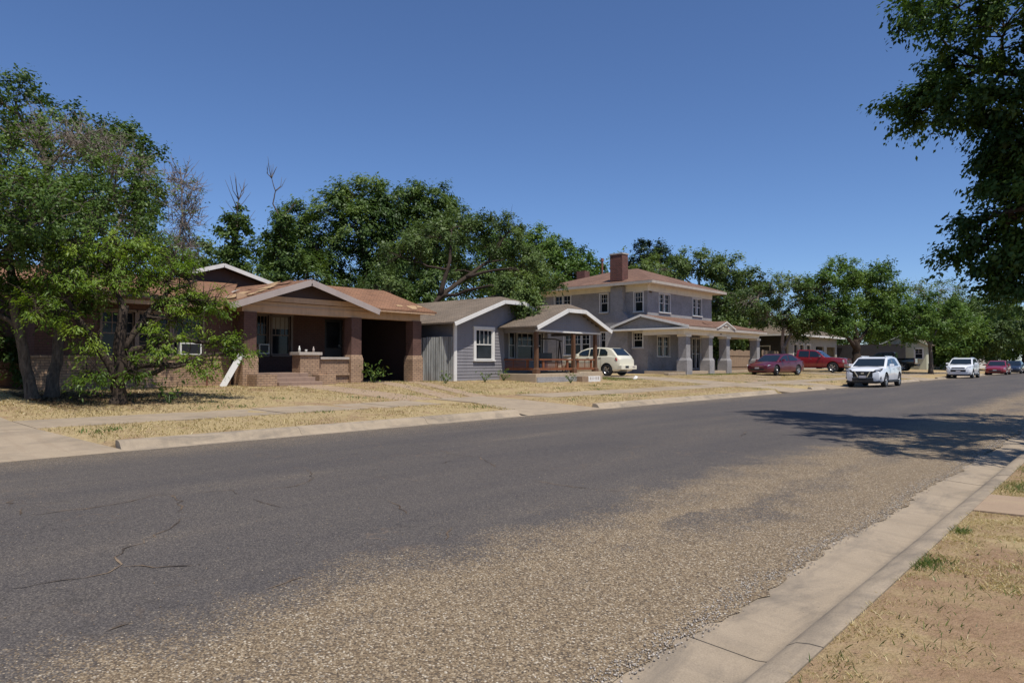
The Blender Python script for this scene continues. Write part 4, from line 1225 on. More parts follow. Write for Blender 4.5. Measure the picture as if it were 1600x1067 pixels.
# carport behind the black pickup
MB().box(-29.5, -19.8, 91.2, 91.4, 0.4, 3.3).build('carport_wall', 'darkwall_and_shade', H4)
MB().box(-29.5, -20.5, 91.41, 94.8, 3.3, 3.45).build('carport_roof', 'shingle_dark', H4)

# ------------------------------------------------------------------ house 5, pale green cottage
H5 = thing('green_cottage', 'pale green sided cottage with white porch columns beyond the black pickup', 'house', (-21, 99, 0.5))
s5 = face_my(95.0)
op5 = [(-22.15, -21.45, 1.9, 2.85), (-19.6, -18.8, 1.75, 2.9)]
MB().prism([(-23.4, 95, 3.3), (-18.3, 95, 3.3), (-20.7, 95, 4.55)], (0, 0.2, 0)).build('gable_wall', 'greenwall', H5)
wall_boxes(MB(), s5, -23.2, -18.4, 0.4, 3.3, 0.2, op5).build('side_wall', 'greenwall', H5)
for o in op5:
    window(H5, s5, *o, casing='white', cw=0.12, muntin_cols=2, rows_top=2)
MB().box(-18.6, -18.4, 95.2, 97.5, 0.4, 3.3).build('front_wall', 'greenwall', H5)
MB().box(-20.4, -20.2, 97.5, 106, 0.4, 3.3).build('porch_wall', 'greenwall', H5)
window(H5, face_px(-18.4), 95.9, 96.9, 1.2, 2.9, casing='white', cw=0.1, muntin_cols=2)
MB().box(-20.19, -20.15, 98.6, 99.6, 0.7, 2.8).build('door', 'darkwall_and_shade', H5)
window(H5, face_px(-20.2), 101, 103, 1.2, 2.7, casing='white', cw=0.1, cols=2, muntin_cols=2)
MB().box(-23.2, -23.0, 95.2, 106, 0.4, 3.3).build('rear_wall', 'greenwall', H5)
MB().box(-23.0, -20.4, 105.8, 106, 0.4, 3.3).build('far_wall', 'greenwall', H5)
MB().box(-20.19, -18.3, 97.51, 106, 0.3, 0.75).build('porch_floor', 'concrete', H5)
for yy in (99.7, 102.6, 105.5):
    MB().sections([(-18.6, yy, 0.16, 0.751), (-18.6, yy, 0.13, 0.9), (-18.6, yy, 0.12, 3.2), (-18.6, yy, 0.17, 3.3)]).build('porch_column', 'white', H5)
MB().prism([(-17.9, 94.5, 3.28), (-17.9, 106.5, 3.28), (-20.7, 106.5, 4.75), (-20.7, 94.5, 4.75)], (0, 0, 0.08)).build('roof_slope', 'shingle_tan', H5)
MB().prism([(-20.71, 94.5, 4.75), (-20.71, 106.5, 4.75), (-23.7, 106.5, 3.28), (-23.7, 94.5, 3.28)], (0, 0, 0.08)).build('roof_slope', 'shingle_tan', H5)
for a, b in (((-17.9, 94.48, 3.26), (-20.7, 94.48, 4.73)), ((-23.7, 94.48, 3.26), (-20.7, 94.48, 4.73))):
    MB().bar(a, b, 0.05, 0.16).build('rake_board', 'greenwall', H5)
# far white house
H6 = thing('white_house', 'far white house half hidden by dark trees at the end of the street', 'house', (-19, 130, 0.5))
MB().box(-26, -17, 122, 140, 0.4, 4.2).build('wall', 'white', H6)
MB().prism([(-16.2, 121.4, 4.2), (-26.8, 121.4, 4.2), (-21.5, 121.4, 6.4)], (0, 19.2, 0)).build('roof', 'white', H6)
for yy in (125, 129, 134):
    window(H6, face_px(-16.99), yy, yy + 1.4, 1.4, 3.0, casing='stone', cw=0.12, muntin_cols=2, depth=-0.02)
window(H6, face_my(121.99), -22.5, -20.5, 1.4, 3.0, casing='stone', cw=0.12, muntin_cols=2, depth=-0.02)
# dark shed added at the left edge, its colour standing in for shade
H7 = thing('added_shade_shed', 'added dark shed standing in for the deep shade left of the brown house', 'shed', (-27, 1.5, 0.5))
MB().box(-30, -24.5, -3, 3.9, 0.4, 3.2).build('wall', 'darkwood_and_shade', H7)
MB().prism([(-24.0, -3.5, 3.15), (-24.0, 4.3, 3.15), (-27.2, 4.3, 4.6), (-27.2, -3.5, 4.6)], (0, 0, 0.07)).build('roof_slope', 'shingle_dark', H7)
MB().prism([(-27.21, -3.5, 4.6), (-27.21, 4.3, 4.6), (-30.5, 4.3, 3.15), (-30.5, -3.5, 3.15)], (0, 0, 0.07)).build('roof_slope', 'shingle_dark', H7)
MB().box(-24.49, -24.44, 0.2, 2.2, 0.45, 2.7).build('door', 'darkwall_and_shade', H7)

# ------------------------------------------------------------------ vehicles
def loft_body(stations):
    rings = []
    for (x, zb, zs, zt, w) in stations:
        half = [(0, zb), (w * 0.84, zb), (w * 0.965, zb + 0.09), (w, zb + 0.42 * (zs - zb)), (w * 0.992, zb + 0.72 * (zs - zb)), (w * 0.965, zs - 0.035), (w * 0.90, zs + 0.005), (w * 0.5, zs * 0.25 + zt * 0.75), (0, zt)]
        ring = [(x, yy, zz) for yy, zz in half] + [(x, -yy, zz) for yy, zz in half[-2:0:-1]]
        rings.append(ring)
    n = len(rings[0])
    vs = [p for r in rings for p in r]
    fs = []
    for i in range(len(rings) - 1):
        for k in range(n):
            k2 = (k + 1) % n
            fs.append((i * n + k, (i + 1) * n + k, (i + 1) * n + k2, i * n + k2))
    fs.append(tuple(range(n)))
    fs.append(tuple((len(rings) - 1) * n + k for k in range(n - 1, -1, -1)))
    return vs, fs

def cut_arches(body, wheels, r, width):
    """wheel arches by boolean, baked into the mesh"""
    cm = MB()
    for (x, s) in wheels:
        n = 28
        y0, y1 = s * (width - 0.32), s * (width + 0.25)
        a = [(x + r * math.cos(2 * math.pi * k / n), y0, r * 0.93 + r * math.sin(2 * math.pi * k / n)) for k in range(n)]
        b = [(p[0], y1, p[2]) for p in a]
        f = [(k, (k + 1) % n, n + (k + 1) % n, n + k) for k in range(n)] + [tuple(range(n - 1, -1, -1)), tuple(range(n, 2 * n))]
        if s < 0: f = [q[::-1] for q in f]
        cm.add(a + b, f)
    cutter = cm.build('cutter_tmp', 'black', body.parent, local=True)
    bm = bmesh.new(); bm.from_mesh(cutter.data); bmesh.ops.recalc_face_normals(bm, faces=bm.faces); bm.to_mesh(cutter.data); bm.free()
    bm = bmesh.new(); bm.from_mesh(body.data); bmesh.ops.recalc_face_normals(bm, faces=bm.faces); bm.to_mesh(body.data); bm.free()
    md = body.modifiers.new('arches', 'BOOLEAN')
    md.object = cutter
    md.operation = 'DIFFERENCE'
    md.solver = 'EXACT'
    try: md.material_mode = 'TRANSFER'
    except Exception: pass
    bpy.context.view_layer.update()
    dg = bpy.context.evaluated_depsgraph_get()
    me = bpy.data.meshes.new_from_object(body.evaluated_get(dg))
    body.modifiers.remove(md)
    old = body.data
    body.data = me
    bpy.data.meshes.remove(old)
    cd = cutter.data
    bpy.data.objects.remove(cutter)
    bpy.data.meshes.remove(cd)

WHEELS = {}
def wheel(root, x, s, track, r, rim='rim', steer=0.0):
    key = (round(r, 2), rim)
    w = 0.22
    if key not in WHEELS:
        prof = [(r * 0.60, -w / 2 + .01), (r * 0.66, -w / 2), (r * 0.93, -w / 2), (r, -w / 2 + 0.03), (r, w / 2 - 0.03), (r * 0.93, w / 2), (r * 0.66, w / 2), (r * 0.60, w / 2 - .01)]
        n = 28
        vs = [(p * math.cos(2 * math.pi * k / n), q, p * math.sin(2 * math.pi * k / n)) for k in range(n) for p, q in prof]
        m = len(prof)
        fs = [(k * m + i, k * m + (i + 1) % m, ((k + 1) % n) * m + (i + 1) % m, ((k + 1) % n) * m + i) for k in range(n) for i in range(m)]
        tm = bpy.data.meshes.new('tyre'); tm.from_pydata(vs, [], fs); tm.materials.append(M['tyre'])
        bm = bmesh.new(); bm.from_mesh(tm); bmesh.ops.recalc_face_normals(bm, faces=bm.faces); bm.to_mesh(tm); bm.free()
        mb = MB()
        for k in range(5):
            a = 2 * math.pi * k / 5
            for da in (-0.13, 0.13):
                mb.bar((0.05 * math.cos(a), 0.075, 0.05 * math.sin(a)), (r * 0.60 * math.cos(a + da), 0.085, r * 0.60 * math.sin(a + da)), 0.045, 0.03, up=(0, 1, 0))
        n = 28
        for k in range(n):
            a0, a1 = 2 * math.pi * k / n, 2 * math.pi * (k + 1) / n
            mb.add([(r * q * math.cos(a), yy, r * q * math.sin(a)) for a in (a0, a1) for q, yy in ((0.56, 0.07), (0.625, 0.098))], [(0, 1, 3, 2)])
        mb.tube([(0, 0.05, 0), (0, 0.1, 0)], [0.075, 0.06], 12)
        rm = bpy.data.meshes.new('rim'); rm.from_pydata(mb.v, [], mb.f); rm.materials.append(M[rim])
        hb = MB().tube([(0, -0.09, 0), (0, 0.035, 0)], [r * 0.6, r * 0.6], 24)
        hm = bpy.data.meshes.new('brake'); hm.from_pydata(hb.v, [], hb.f); hm.materials.append(M['black'])
        WHEELS[key] = (tm, rm, hm)
    tm, rm, hm = WHEELS[key]
    o = bpy.data.objects.new('wheel', tm); COL.objects.link(o); o.parent = root
    o.location = (x, s * track, r)
    o.rotation_euler = (0, 0, (0 if s > 0 else math.pi) + steer)
    for nm, me in (('rim', rm), ('brake', hm)):
        c = bpy.data.objects.new(nm, me); COL.objects.link(c); c.parent = o

def vehicle(name, label, loc, heading, sp):
    """local frame: x forward, y left, z up"""
    root = thing(name, label, sp.get('cat', 'car'), loc, heading)
    P = sp['paint']
    W = sp['w']
    vs, fs = loft_body(sp['st'])
    body = MB().add(vs, fs).build('body', P, root, local=True)
    r = sp['r']
    cut_arches(body, [(x, s) for x in sp['ax'] for s in (1, -1)], r * 1.16, W)
    for p in body.data.polygons: p.use_smooth = True
    try:
        body.data.set_sharp_from_angle(angle=math.radians(32))
    except Exception:
        pass
    # dark core so that no light passes through the arches
    st = sp['st']
    MB().box(st[-1][0] + 0.35, st[0][0] - 0.35, -W + 0.36, W - 0.36, st[3][1] - 0.04, 0.62).build('underbody', 'black', root, local=True)
    cab = sp['cab']; zb = sp['belt']; tum = sp.get('tum', 0.22); wb = sp['wb']
    yv = lambda z: wb - max(0, z - zb) * tum
    n = len(cab)
    vs = [(x, yv(z), z) for x, z in cab] + [(x, -yv(z), z) for x, z in cab]
    fs = [tuple(range(n)), tuple(range(2 * n - 1, n - 1, -1))]
    for i in range(n):
        j = (i + 1) % n
        fs.append((i, n + i, n + j, j))
    c = MB().add(vs, fs)
    co = c.build('cabin', P, root, local=True, bevel=0.045)
    bm = bmesh.new(); bm.from_mesh(co.data); bmesh.ops.recalc_face_normals(bm, faces=bm.faces); bm.to_mesh(co.data); bm.free()
    co.modifiers['edge'].segments = 3
    for p in co.data.polygons: p.use_smooth = True
    try: co.data.set_sharp_from_angle(angle=math.radians(50))
    except Exception: pass
    # glass
    def cross_glass(i0, i1, nm, a=0.06, b=0.95, ins=0.86):
        (x0, z0), (x1, z1) = cab[i0], cab[i1]
        d = Vector((x1 - x0, 0, z1 - z0)); nn = Vector((d.z, 0, -d.x)).normalized()
        if nn.z < 0: nn = -nn
        pts = []
        for t, sg in ((a, 1), (a, -1), (b, -1), (b, 1)):
            x = x0 + (x1 - x0) * t; z = z0 + (z1 - z0) * t
            pts.append(Vector((x, sg * yv(z) * ins, z)) + nn * 0.012)
        MB().prism(pts, nn * -0.02).build(nm, 'carglass', root, local=True)
    cross_glass(*sp['ws'], 'windshield', *sp.get('wsr', (0.08, 0.94, 0.88)))
    cross_glass(*sp['bl'], 'rear_window', *sp.get('blr', (0.08, 0.8, 0.8)))
    for poly in sp['win']:
        for s in (1, -1):
            pts = [Vector((x, s * (yv(z) + 0.008), z)) for x, z in poly]
            MB().prism(pts, (0, -s * 0.02, 0)).build('side_window', 'carglass', root, local=True)
    for xs_ in sp.get('seam', []):
        i = next(k for k in range(len(st) - 1) if st[k][0] >= xs_ >= st[k + 1][0])
        f_ = (st[i][0] - xs_) / (st[i][0] - st[i + 1][0])
        zb_, zs_, w_ = [st[i][j] + (st[i + 1][j] - st[i][j]) * f_ for j in (1, 2, 4)]
        for s in (1, -1):
            P_ = [(w_ * 0.965, zb_ + 0.09), (w_, zb_ + 0.42 * (zs_ - zb_)), (w_ * 0.992, zb_ + 0.72 * (zs_ - zb_)), (w_ * 0.965, zs_ - 0.035)]
            MB().add([(xs_ + dx, s * (yy + 0.003), zz) for yy, zz in P_ for dx in (-0.006, 0.006)], [(0, 1, 3, 2), (2, 3, 5, 4), (4, 5, 7, 6)]).build('door_seam', 'black', root, local=True)
    for x in sp['ax']:
        for s in (1, -1):
            wheel(root, x, s, W - 0.12, r, steer=sp.get('steer', 0) if x > 0 else 0)
    def bits(nm, mat, boxes, bevel=0.012):
        for b in boxes:
            MB().box(*b).build(nm, mat, root, local=True, bevel=bevel)
    def pair(nm, mat, polys, th=0.03):
        """polygon on the car's front or rear corner, mirrored"""
        for pl in polys:
            for s in (1, -1):
                q = [(x, s * yy, z) for x, yy, z in pl]
                MB().prism(q, (th, 0, 0) if th > 0 else (th, 0, 0)).build(nm, mat, root, local=True, bevel=0.006)
    for nm, mat, boxes in sp.get('boxes', []):
        bits(nm, mat, boxes)
    for nm, mat, polys, th in sp.get('pairs', []):
        pair(nm, mat, polys, th)
    for (x, z) in sp.get('mirror', []):
        for s in (1, -1):
            y0 = yv(z) + 0.04
            m = MB().hexa([(x - 0.07, s * y0, z), (x + 0.10, s * y0, z), (x + 0.08, s * (y0 + 0.2), z + 0.01), (x - 0.05, s * (y0 + 0.2), z + 0.01)],
                          [(x - 0.07, s * y0, z + 0.15), (x + 0.06, s * y0, z + 0.15), (x + 0.05, s * (y0 + 0.2), z + 0.14), (x - 0.05, s * (y0 + 0.2), z + 0.14)]).build('mirror', sp.get('mirmat', P), root, local=True, bevel=0.02)
    for (x, z) in sp.get('handle', []):
        for s in (1, -1):
            MB().box(x - 0.09, x + 0.09, s * (W - 0.03) - 0.02, s * (W - 0.03) + 0.035, z, z + 0.03).build('door_handle', sp.get('hmat', P), root, local=True, bevel=0.006)
    return root

def sedan(paint, front):
    return dict(paint=paint, w=0.93, r=0.335, ax=(1.42, -1.36), belt=0.93, wb=0.86, tum=0.36,
        st=[(2.42, 0.34, 0.58, 0.60, 0.58), (2.36, 0.24, 0.66, 0.69, 0.74), (2.2, 0.20, 0.72, 0.76, 0.85), (1.8, 0.19, 0.81, 0.87, 0.91), (1.15, 0.19, 0.90, 0.97, 0.925),
            (0.0, 0.19, 0.93, 0.96, 0.93), (-1.1, 0.19, 0.97, 0.99, 0.93), (-1.85, 0.2, 0.99, 1.04, 0.91), (-2.25, 0.26, 0.97, 1.02, 0.84), (-2.42, 0.38, 0.86, 0.9, 0.72)],
        cab=[(1.32, 0.90), (0.42, 1.385), (0.0, 1.46), (-0.45, 1.475), (-0.95, 1.42), (-1.95, 1.0), (-1.95, 0.88), (1.32, 0.86)],
        ws=(0, 1), bl=(4, 5), blr=(0.1, 0.86, 0.82),
        win=[[(0.98, 1.0), (0.36, 1.31), (-0.18, 1.385), (-0.18, 0.99)], [(-0.27, 0.99), (-0.27, 1.39), (-0.82, 1.36), (-1.38, 1.08), (-1.30, 1.01)]],
        seam=[0.92, -0.22, -1.05], mirror=[(0.72, 0.95)], handle=[(-0.05, 0.84), (-1.0, 0.86)],
        boxes=[('grille', 'black', [(2.36, 2.425, -0.5, 0.5, 0.33, 0.47)]), ('number_plate', 'plate', [(2.425, 2.435, -0.16, 0.16, 0.44, 0.54), (-2.44, -2.43, -0.16, 0.16, 0.66, 0.78)]),
               ('chrome_strip', 'chrome', [(2.38, 2.43, -0.46, 0.46, 0.595, 0.615)])],
        pairs=[('headlight', 'lens', [[(2.30, 0.48, 0.60), (2.24, 0.80, 0.64), (2.1, 0.88, 0.72), (2.28, 0.52, 0.68)]], 0.09),
               ('fog_lamp', 'chrome', [[(2.36, 0.56, 0.36), (2.3, 0.74, 0.38), (2.3, 0.74, 0.42), (2.36, 0.56, 0.39)]], 0.05),
               ('tail_light', 'redlens', [[(-2.36, 0.5, 0.80), (-2.24, 0.82, 0.82), (-2.2, 0.84, 0.93), (-2.34, 0.52, 0.92)]], -0.07)])

def suv(paint, h=1.6, kind=0):
    k = h / 1.6
    sp = dict(paint=paint, w=0.92, r=0.355, ax=(1.33, -1.33), belt=1.03 * k, wb=0.86, tum=0.30,
        st=[(2.19, 0.42, 0.72, 0.76, 0.60), (2.14, 0.30, 0.82, 0.86, 0.76), (2.0, 0.25, 0.90 * k, 0.94 * k, 0.86), (1.65, 0.24, 0.97 * k, 1.03 * k, 0.91), (1.05, 0.24, 1.03 * k, 1.09 * k, 0.92),
            (0.0, 0.24, 1.04 * k, 1.06 * k, 0.92), (-1.0, 0.24, 1.08 * k, 1.1 * k, 0.92), (-1.7, 0.25, 1.10 * k, 1.12 * k, 0.90), (-2.05, 0.3, 1.06 * k, 1.08 * k, 0.84), (-2.18, 0.42, 0.98, 1.0, 0.74)],
        cab=[(1.22, 1.03 * k), (0.42, 1.49 * k), (0.0, 1.565 * k), (-0.7, 1.585 * k), (-1.5, 1.53 * k), (-1.98, 1.08 * k), (-1.98, 0.95 * k), (1.22, 0.95 * k)],
        ws=(0, 1), bl=(4, 5), blr=(0.1, 0.85, 0.82),
        win=[[(0.90, 1.10 * k), (0.36, 1.42 * k), (-0.25, 1.485 * k), (-0.25, 1.10 * k)], [(-0.34, 1.10 * k), (-0.34, 1.49 * k), (-1.0, 1.475 * k), (-1.35, 1.16 * k), (-1.3, 1.12 * k)]],
        seam=[0.88, -0.30, -0.98], mirror=[(0.62, 1.05 * k)], handle=[(-0.1, 0.94 * k), (-1.05, 0.97 * k)],
        pairs=[], boxes=[])
    sp['boxes'] += [('number_plate', 'plate', [(2.2, 2.215, -0.16, 0.16, 0.50, 0.62), (-2.2, -2.185, -0.16, 0.16, 0.75, 0.87)]),
                    ('lower_bumper', 'black', [(1.9, 2.15, -0.80, 0.80, 0.235, 0.34)]),
                    ('roof_rail', 'chrome' if kind else paint, [(-1.25, 0.2, 0.56, 0.60, 1.545 * k + 0.03, 1.545 * k + 0.065), (-1.25, 0.2, -0.60, -0.56, 1.545 * k + 0.03, 1.545 * k + 0.065)]),
                    ('spoiler', paint, [(-1.78, -1.45, -0.58, 0.58, 1.53 * k, 1.57 * k)]),
                    ('sill_trim', 'black', [(-0.92, 0.92, 0.85, 0.925, 0.26, 0.38), (-0.92, 0.92, -0.925, -0.85, 0.26, 0.38)])]
    if kind == 0:
        sp['boxes'] += [('grille', 'black', [(2.12, 2.215, -0.34, 0.34, 0.56, 0.82)]), ('intake', 'black', [(2.10, 2.205, -0.50, 0.50, 0.33, 0.50)]), ('emblem', 'chrome', [(2.216, 2.225, -0.07, 0.07, 0.69, 0.76)])]
        sp['boxes'][0] = ('number_plate', 'plate', [(2.22, 2.235, -0.16, 0.16, 0.48, 0.60), (-2.2, -2.185, -0.16, 0.16, 0.75, 0.87)])
        sp['pairs'] += [('grille_chrome', 'chrome', [[(2.18, 0.34, 0.83), (2.18, 0.41, 0.83), (2.18, 0.24, 0.53), (2.18, 0.17, 0.53)]], 0.045),
                        ('grille_surround', 'black', [[(2.15, 0.40, 0.83), (2.10, 0.64, 0.83), (2.13, 0.50, 0.50), (2.16, 0.24, 0.52)]], 0.055),
                        ('headlight', 'black', [[(2.10, 0.44, 0.78), (1.98, 0.82, 0.84), (1.86, 0.90, 0.98), (2.04, 0.58, 0.90)]], 0.11),
                        ('headlight_lens', 'lens', [[(2.10, 0.60, 0.83), (2.02, 0.80, 0.88), (1.99, 0.82, 0.92), (2.08, 0.62, 0.88)]], 0.09),
                        ('fog_lamp', 'black', [[(2.08, 0.56, 0.42), (1.96, 0.84, 0.44), (1.96, 0.84, 0.56), (2.08, 0.60, 0.53)]], 0.10)]
    else:
        sp['boxes'] += [('grille', 'black', [(2.12, 2.2, -0.46, 0.46, 0.80, 0.86), (2.15, 2.2, -0.52, 0.52, 0.52, 0.70)]), ('chrome_strip', 'chrome', [(2.16, 2.205, -0.40, 0.40, 0.865, 0.885)])]
        sp['pairs'] += [('headlight', 'lens', [[(2.12, 0.52, 0.80), (2.0, 0.82, 0.88), (1.88, 0.88, 1.0), (2.04, 0.60, 0.92)]], 0.08),
                        ('fog_lamp', 'black', [[(2.12, 0.56, 0.42), (2.02, 0.80, 0.44), (2.04, 0.76, 0.58), (2.12, 0.62, 0.52)]], 0.07)]
    sp['pairs'] += [('tail_light', 'redlens', [[(-2.12, 0.52, 0.90), (-2.0, 0.82, 0.92), (-1.96, 0.84, 1.06), (-2.08, 0.55, 1.05)]], -0.07)]
    return sp

def pickup(paint, lift=0.0, dark=False):
    sp = dict(paint=paint, cat='pickup', w=1.0, r=0.41, ax=(1.83, -1.80), belt=1.24, wb=0.92, tum=0.26,
        st=[(2.86, 0.52, 0.95, 1.0, 0.78), (2.80, 0.44, 1.08, 1.12, 0.92), (2.5, 0.42, 1.14, 1.19, 0.98), (1.9, 0.42, 1.20, 1.25, 1.0), (1.05, 0.42, 1.24, 1.28, 1.0),
            (0.0, 0.42, 1.24, 1.25, 1.0), (-1.0, 0.42, 1.26, 1.26, 1.0), (-1.9, 0.44, 1.27, 1.27, 1.0), (-2.75, 0.48, 1.27, 1.27, 0.99), (-2.86, 0.52, 1.25, 1.25, 0.97)],
        cab=[(1.25, 1.22), (0.52, 1.80), (0.2, 1.87), (-0.85, 1.90), (-1.05, 1.86), (-1.15, 1.26), (-1.15, 1.15), (1.25, 1.15)],
        ws=(0, 1), bl=(4, 5), blr=(0.1, 0.85, 0.8),
        win=[[(1.02, 1.29), (0.48, 1.73), (0.0, 1.78), (0.0, 1.28)], [(-0.08, 1.28), (-0.08, 1.785), (-0.86, 1.80), (-0.93, 1.30)]],
        seam=[1.02, -0.04, -0.98, -1.18], mirror=[(0.85, 1.28)], mirmat='chrome' if not dark else paint, handle=[(0.1, 1.10), (-0.8, 1.10)], hmat='chrome' if not dark else 'black',
        boxes=[('grille', 'black', [(2.80, 2.88, -0.62, 0.62, 0.78, 1.05)]), ('bumper', 'chrome' if not dark else 'black', [(2.7, 2.98, -0.97, 0.97, 0.48, 0.70), (-3.02, -2.82, -0.95, 0.95, 0.50, 0.70)]),
               ('chrome_strip', 'chrome' if not dark else 'black', [(2.86, 2.895, -0.62, 0.62, 0.89, 0.93)]),
               ('bed_rail', 'black', [(-2.80, -1.2, 0.90, 1.0, 1.272, 1.30), (-2.80, -1.2, -1.0, -0.90, 1.272, 1.30)]),
               ('number_plate', 'plate', [(2.981, 2.99, -0.16, 0.16, 0.54, 0.66), (-3.03, -3.021, -0.16, 0.16, 0.54, 0.66)])],
        pairs=[('headlight', 'lens', [[(2.76, 0.62, 0.80), (2.62, 0.96, 0.80), (2.58, 0.97, 1.04), (2.76, 0.62, 1.04)]], 0.1),
               ('tail_light', 'redlens', [[(-2.86, 0.84, 0.80), (-2.8, 0.99, 0.80), (-2.8, 0.99, 1.22), (-2.86, 0.84, 1.22)]], -0.03)])
    return sp

def hatch(paint):
    return dict(paint=paint, w=0.85, r=0.325, ax=(1.32, -1.30), belt=1.08, wb=0.80, tum=0.30,
        st=[(2.12, 0.36, 0.66, 0.70, 0.52), (2.05, 0.26, 0.82, 0.88, 0.66), (1.85, 0.22, 0.90, 0.98, 0.74), (1.45, 0.21, 0.97, 1.05, 0.80), (0.9, 0.21, 1.04, 1.10, 0.83),
            (0.0, 0.21, 1.07, 1.09, 0.845), (-0.9, 0.21, 1.09, 1.11, 0.85), (-1.55, 0.22, 1.10, 1.13, 0.85), (-1.95, 0.27, 1.06, 1.09, 0.82), (-2.10, 0.36, 0.92, 0.96, 0.74)],
        cab=[(1.05, 1.06), (0.50, 1.43), (0.1, 1.55), (-0.6, 1.60), (-1.25, 1.57), (-1.55, 1.47), (-1.98, 1.05), (-1.98, 0.95), (1.05, 0.95)],
        ws=(0, 1), bl=(5, 6), blr=(-0.12, 0.80, 0.80),
        win=[[(0.80, 1.14), (0.42, 1.39), (-0.05, 1.495), (-0.05, 1.13)], [(-0.13, 1.13), (-0.13, 1.505), (-0.72, 1.52), (-0.72, 1.13)], [(-0.79, 1.13), (-0.79, 1.52), (-1.12, 1.48), (-1.30, 1.33), (-1.33, 1.15)]],
        seam=[0.78, -0.09, -0.93], mirror=[(0.62, 1.08)], handle=[(-0.02, 0.98), (-0.85, 1.0)], hmat='chrome',
        boxes=[('bumper', paint, [(-2.26, -2.0, -0.78, 0.78, 0.36, 0.58), (2.0, 2.2, -0.72, 0.72, 0.34, 0.54)]), ('number_plate', 'black', [(-2.275, -2.262, 0.06, 0.40, 0.44, 0.56)]),
               ('emblem', 'trim_grey', [(-2.02, -2.0, -0.12, 0.12, 0.86, 0.89)]), ('bumper_sticker', 'trim_grey', [(-2.272, -2.262, -0.62, -0.34, 0.46, 0.54)])],
        pairs=[('tail_light', 'redlens', [[(-2.06, 0.60, 0.78), (-1.92, 0.83, 0.84), (-1.86, 0.85, 1.0), (-1.98, 0.70, 0.98)]], -0.05),
               ('headlight', 'lens', [[(2.08, 0.46, 0.66), (1.98, 0.66, 0.68), (1.94, 0.68, 0.82), (2.06, 0.48, 0.80)]], 0.05)])

DOWN = -math.pi / 2            # heading toward the viewer along the street
vehicle('hatchback', 'rounded cream hatchback parked nose-in beside the cottage porch', (-23.2, 33.35, gz(-23) + 0.016), math.pi, hatch('p_cream'))
s = sedan('p_maroon', True); s['steer'] = 0.35
vehicle('sedan', 'maroon sedan with turned front wheels on the lawn before the grey house', (-18.6, 48.6, gz(-18.6) + 0.01), DOWN - 0.16, s)
vehicle('pickup_truck', 'red crew cab pickup with chrome bumper facing the street', (-20.3, 61.3, gz(-19.5) + 0.016), 0.02, pickup('p_red'))
vehicle('pickup_truck', 'black pickup backed toward the street behind the white crossover', (-18.9, 78.2, gz(-18.9)), math.pi + 0.05, pickup('p_black', dark=True))
vehicle('crossover', 'white crossover with dark V shaped grille parked facing us at the kerb', (-10.3, 40.6, 0.02), DOWN, suv('p_white', 1.6, 0))
vehicle('crossover', 'white crossover with wide lower grille parked farther along the kerb', (-10.4, 67.2, 0.02), DOWN, suv('p_white', 1.68, 1))
vehicle('sedan', 'bright red sedan parked behind the farther white crossover', (-10.4, 87.0, 0.02), DOWN, sedan('p_crimson', True))
vehicle('sedan', 'dark navy car parked last, behind the bright red sedan', (-10.2, 97.5, 0.02), DOWN, sedan('p_navy', True))

# ------------------------------------------------------------------ trees
def unit(n):
    v = RNG.normal(size=(n, 3))
    return v / np.linalg.norm(v, axis=1, keepdims=True)

def leaf_quads(cent, size, aspect=0.55, droop=0.0, up=0.6, axis=None, outw=None):
    """diamond leaves; returns verts, quads"""
    n = len(cent)
    nrm = 0.75 * unit(n) + np.array([0, 0, up])
    if outw is not None: nrm = nrm + 0.6 * outw
    nrm /= np.linalg.norm(nrm, axis=1, keepdims=True)
    u = unit(n) if axis is None else axis + 0.55 * unit(n)
    u = u - nrm * np.sum(u * nrm, axis=1, keepdims=True)
    u /= np.linalg.norm(u, axis=1, keepdims=True) + 1e-9
    v = np.cross(nrm, u)
    s = size * (0.55 + 0.9 * RNG.random((n, 1)))
    a = cent - u * s * 0.5
    b = cent + v * s * aspect * 0.5
    c = cent + u * s * 0.5 - np.array([0, 0, 1.0]) * s * droop
    d = cent - v * s * aspect * 0.5
    verts = np.stack([a, b, c, d], axis=1).reshape(-1, 3)
    quads = np.arange(n * 4).reshape(n, 4)
    return verts, quads

def bez(p0, p1, p2, n):
    t = np.linspace(0, 1, n)[:, None]
    return (1 - t) ** 2 * p0 + 2 * t * (1 - t) * p1 + t ** 2 * p2

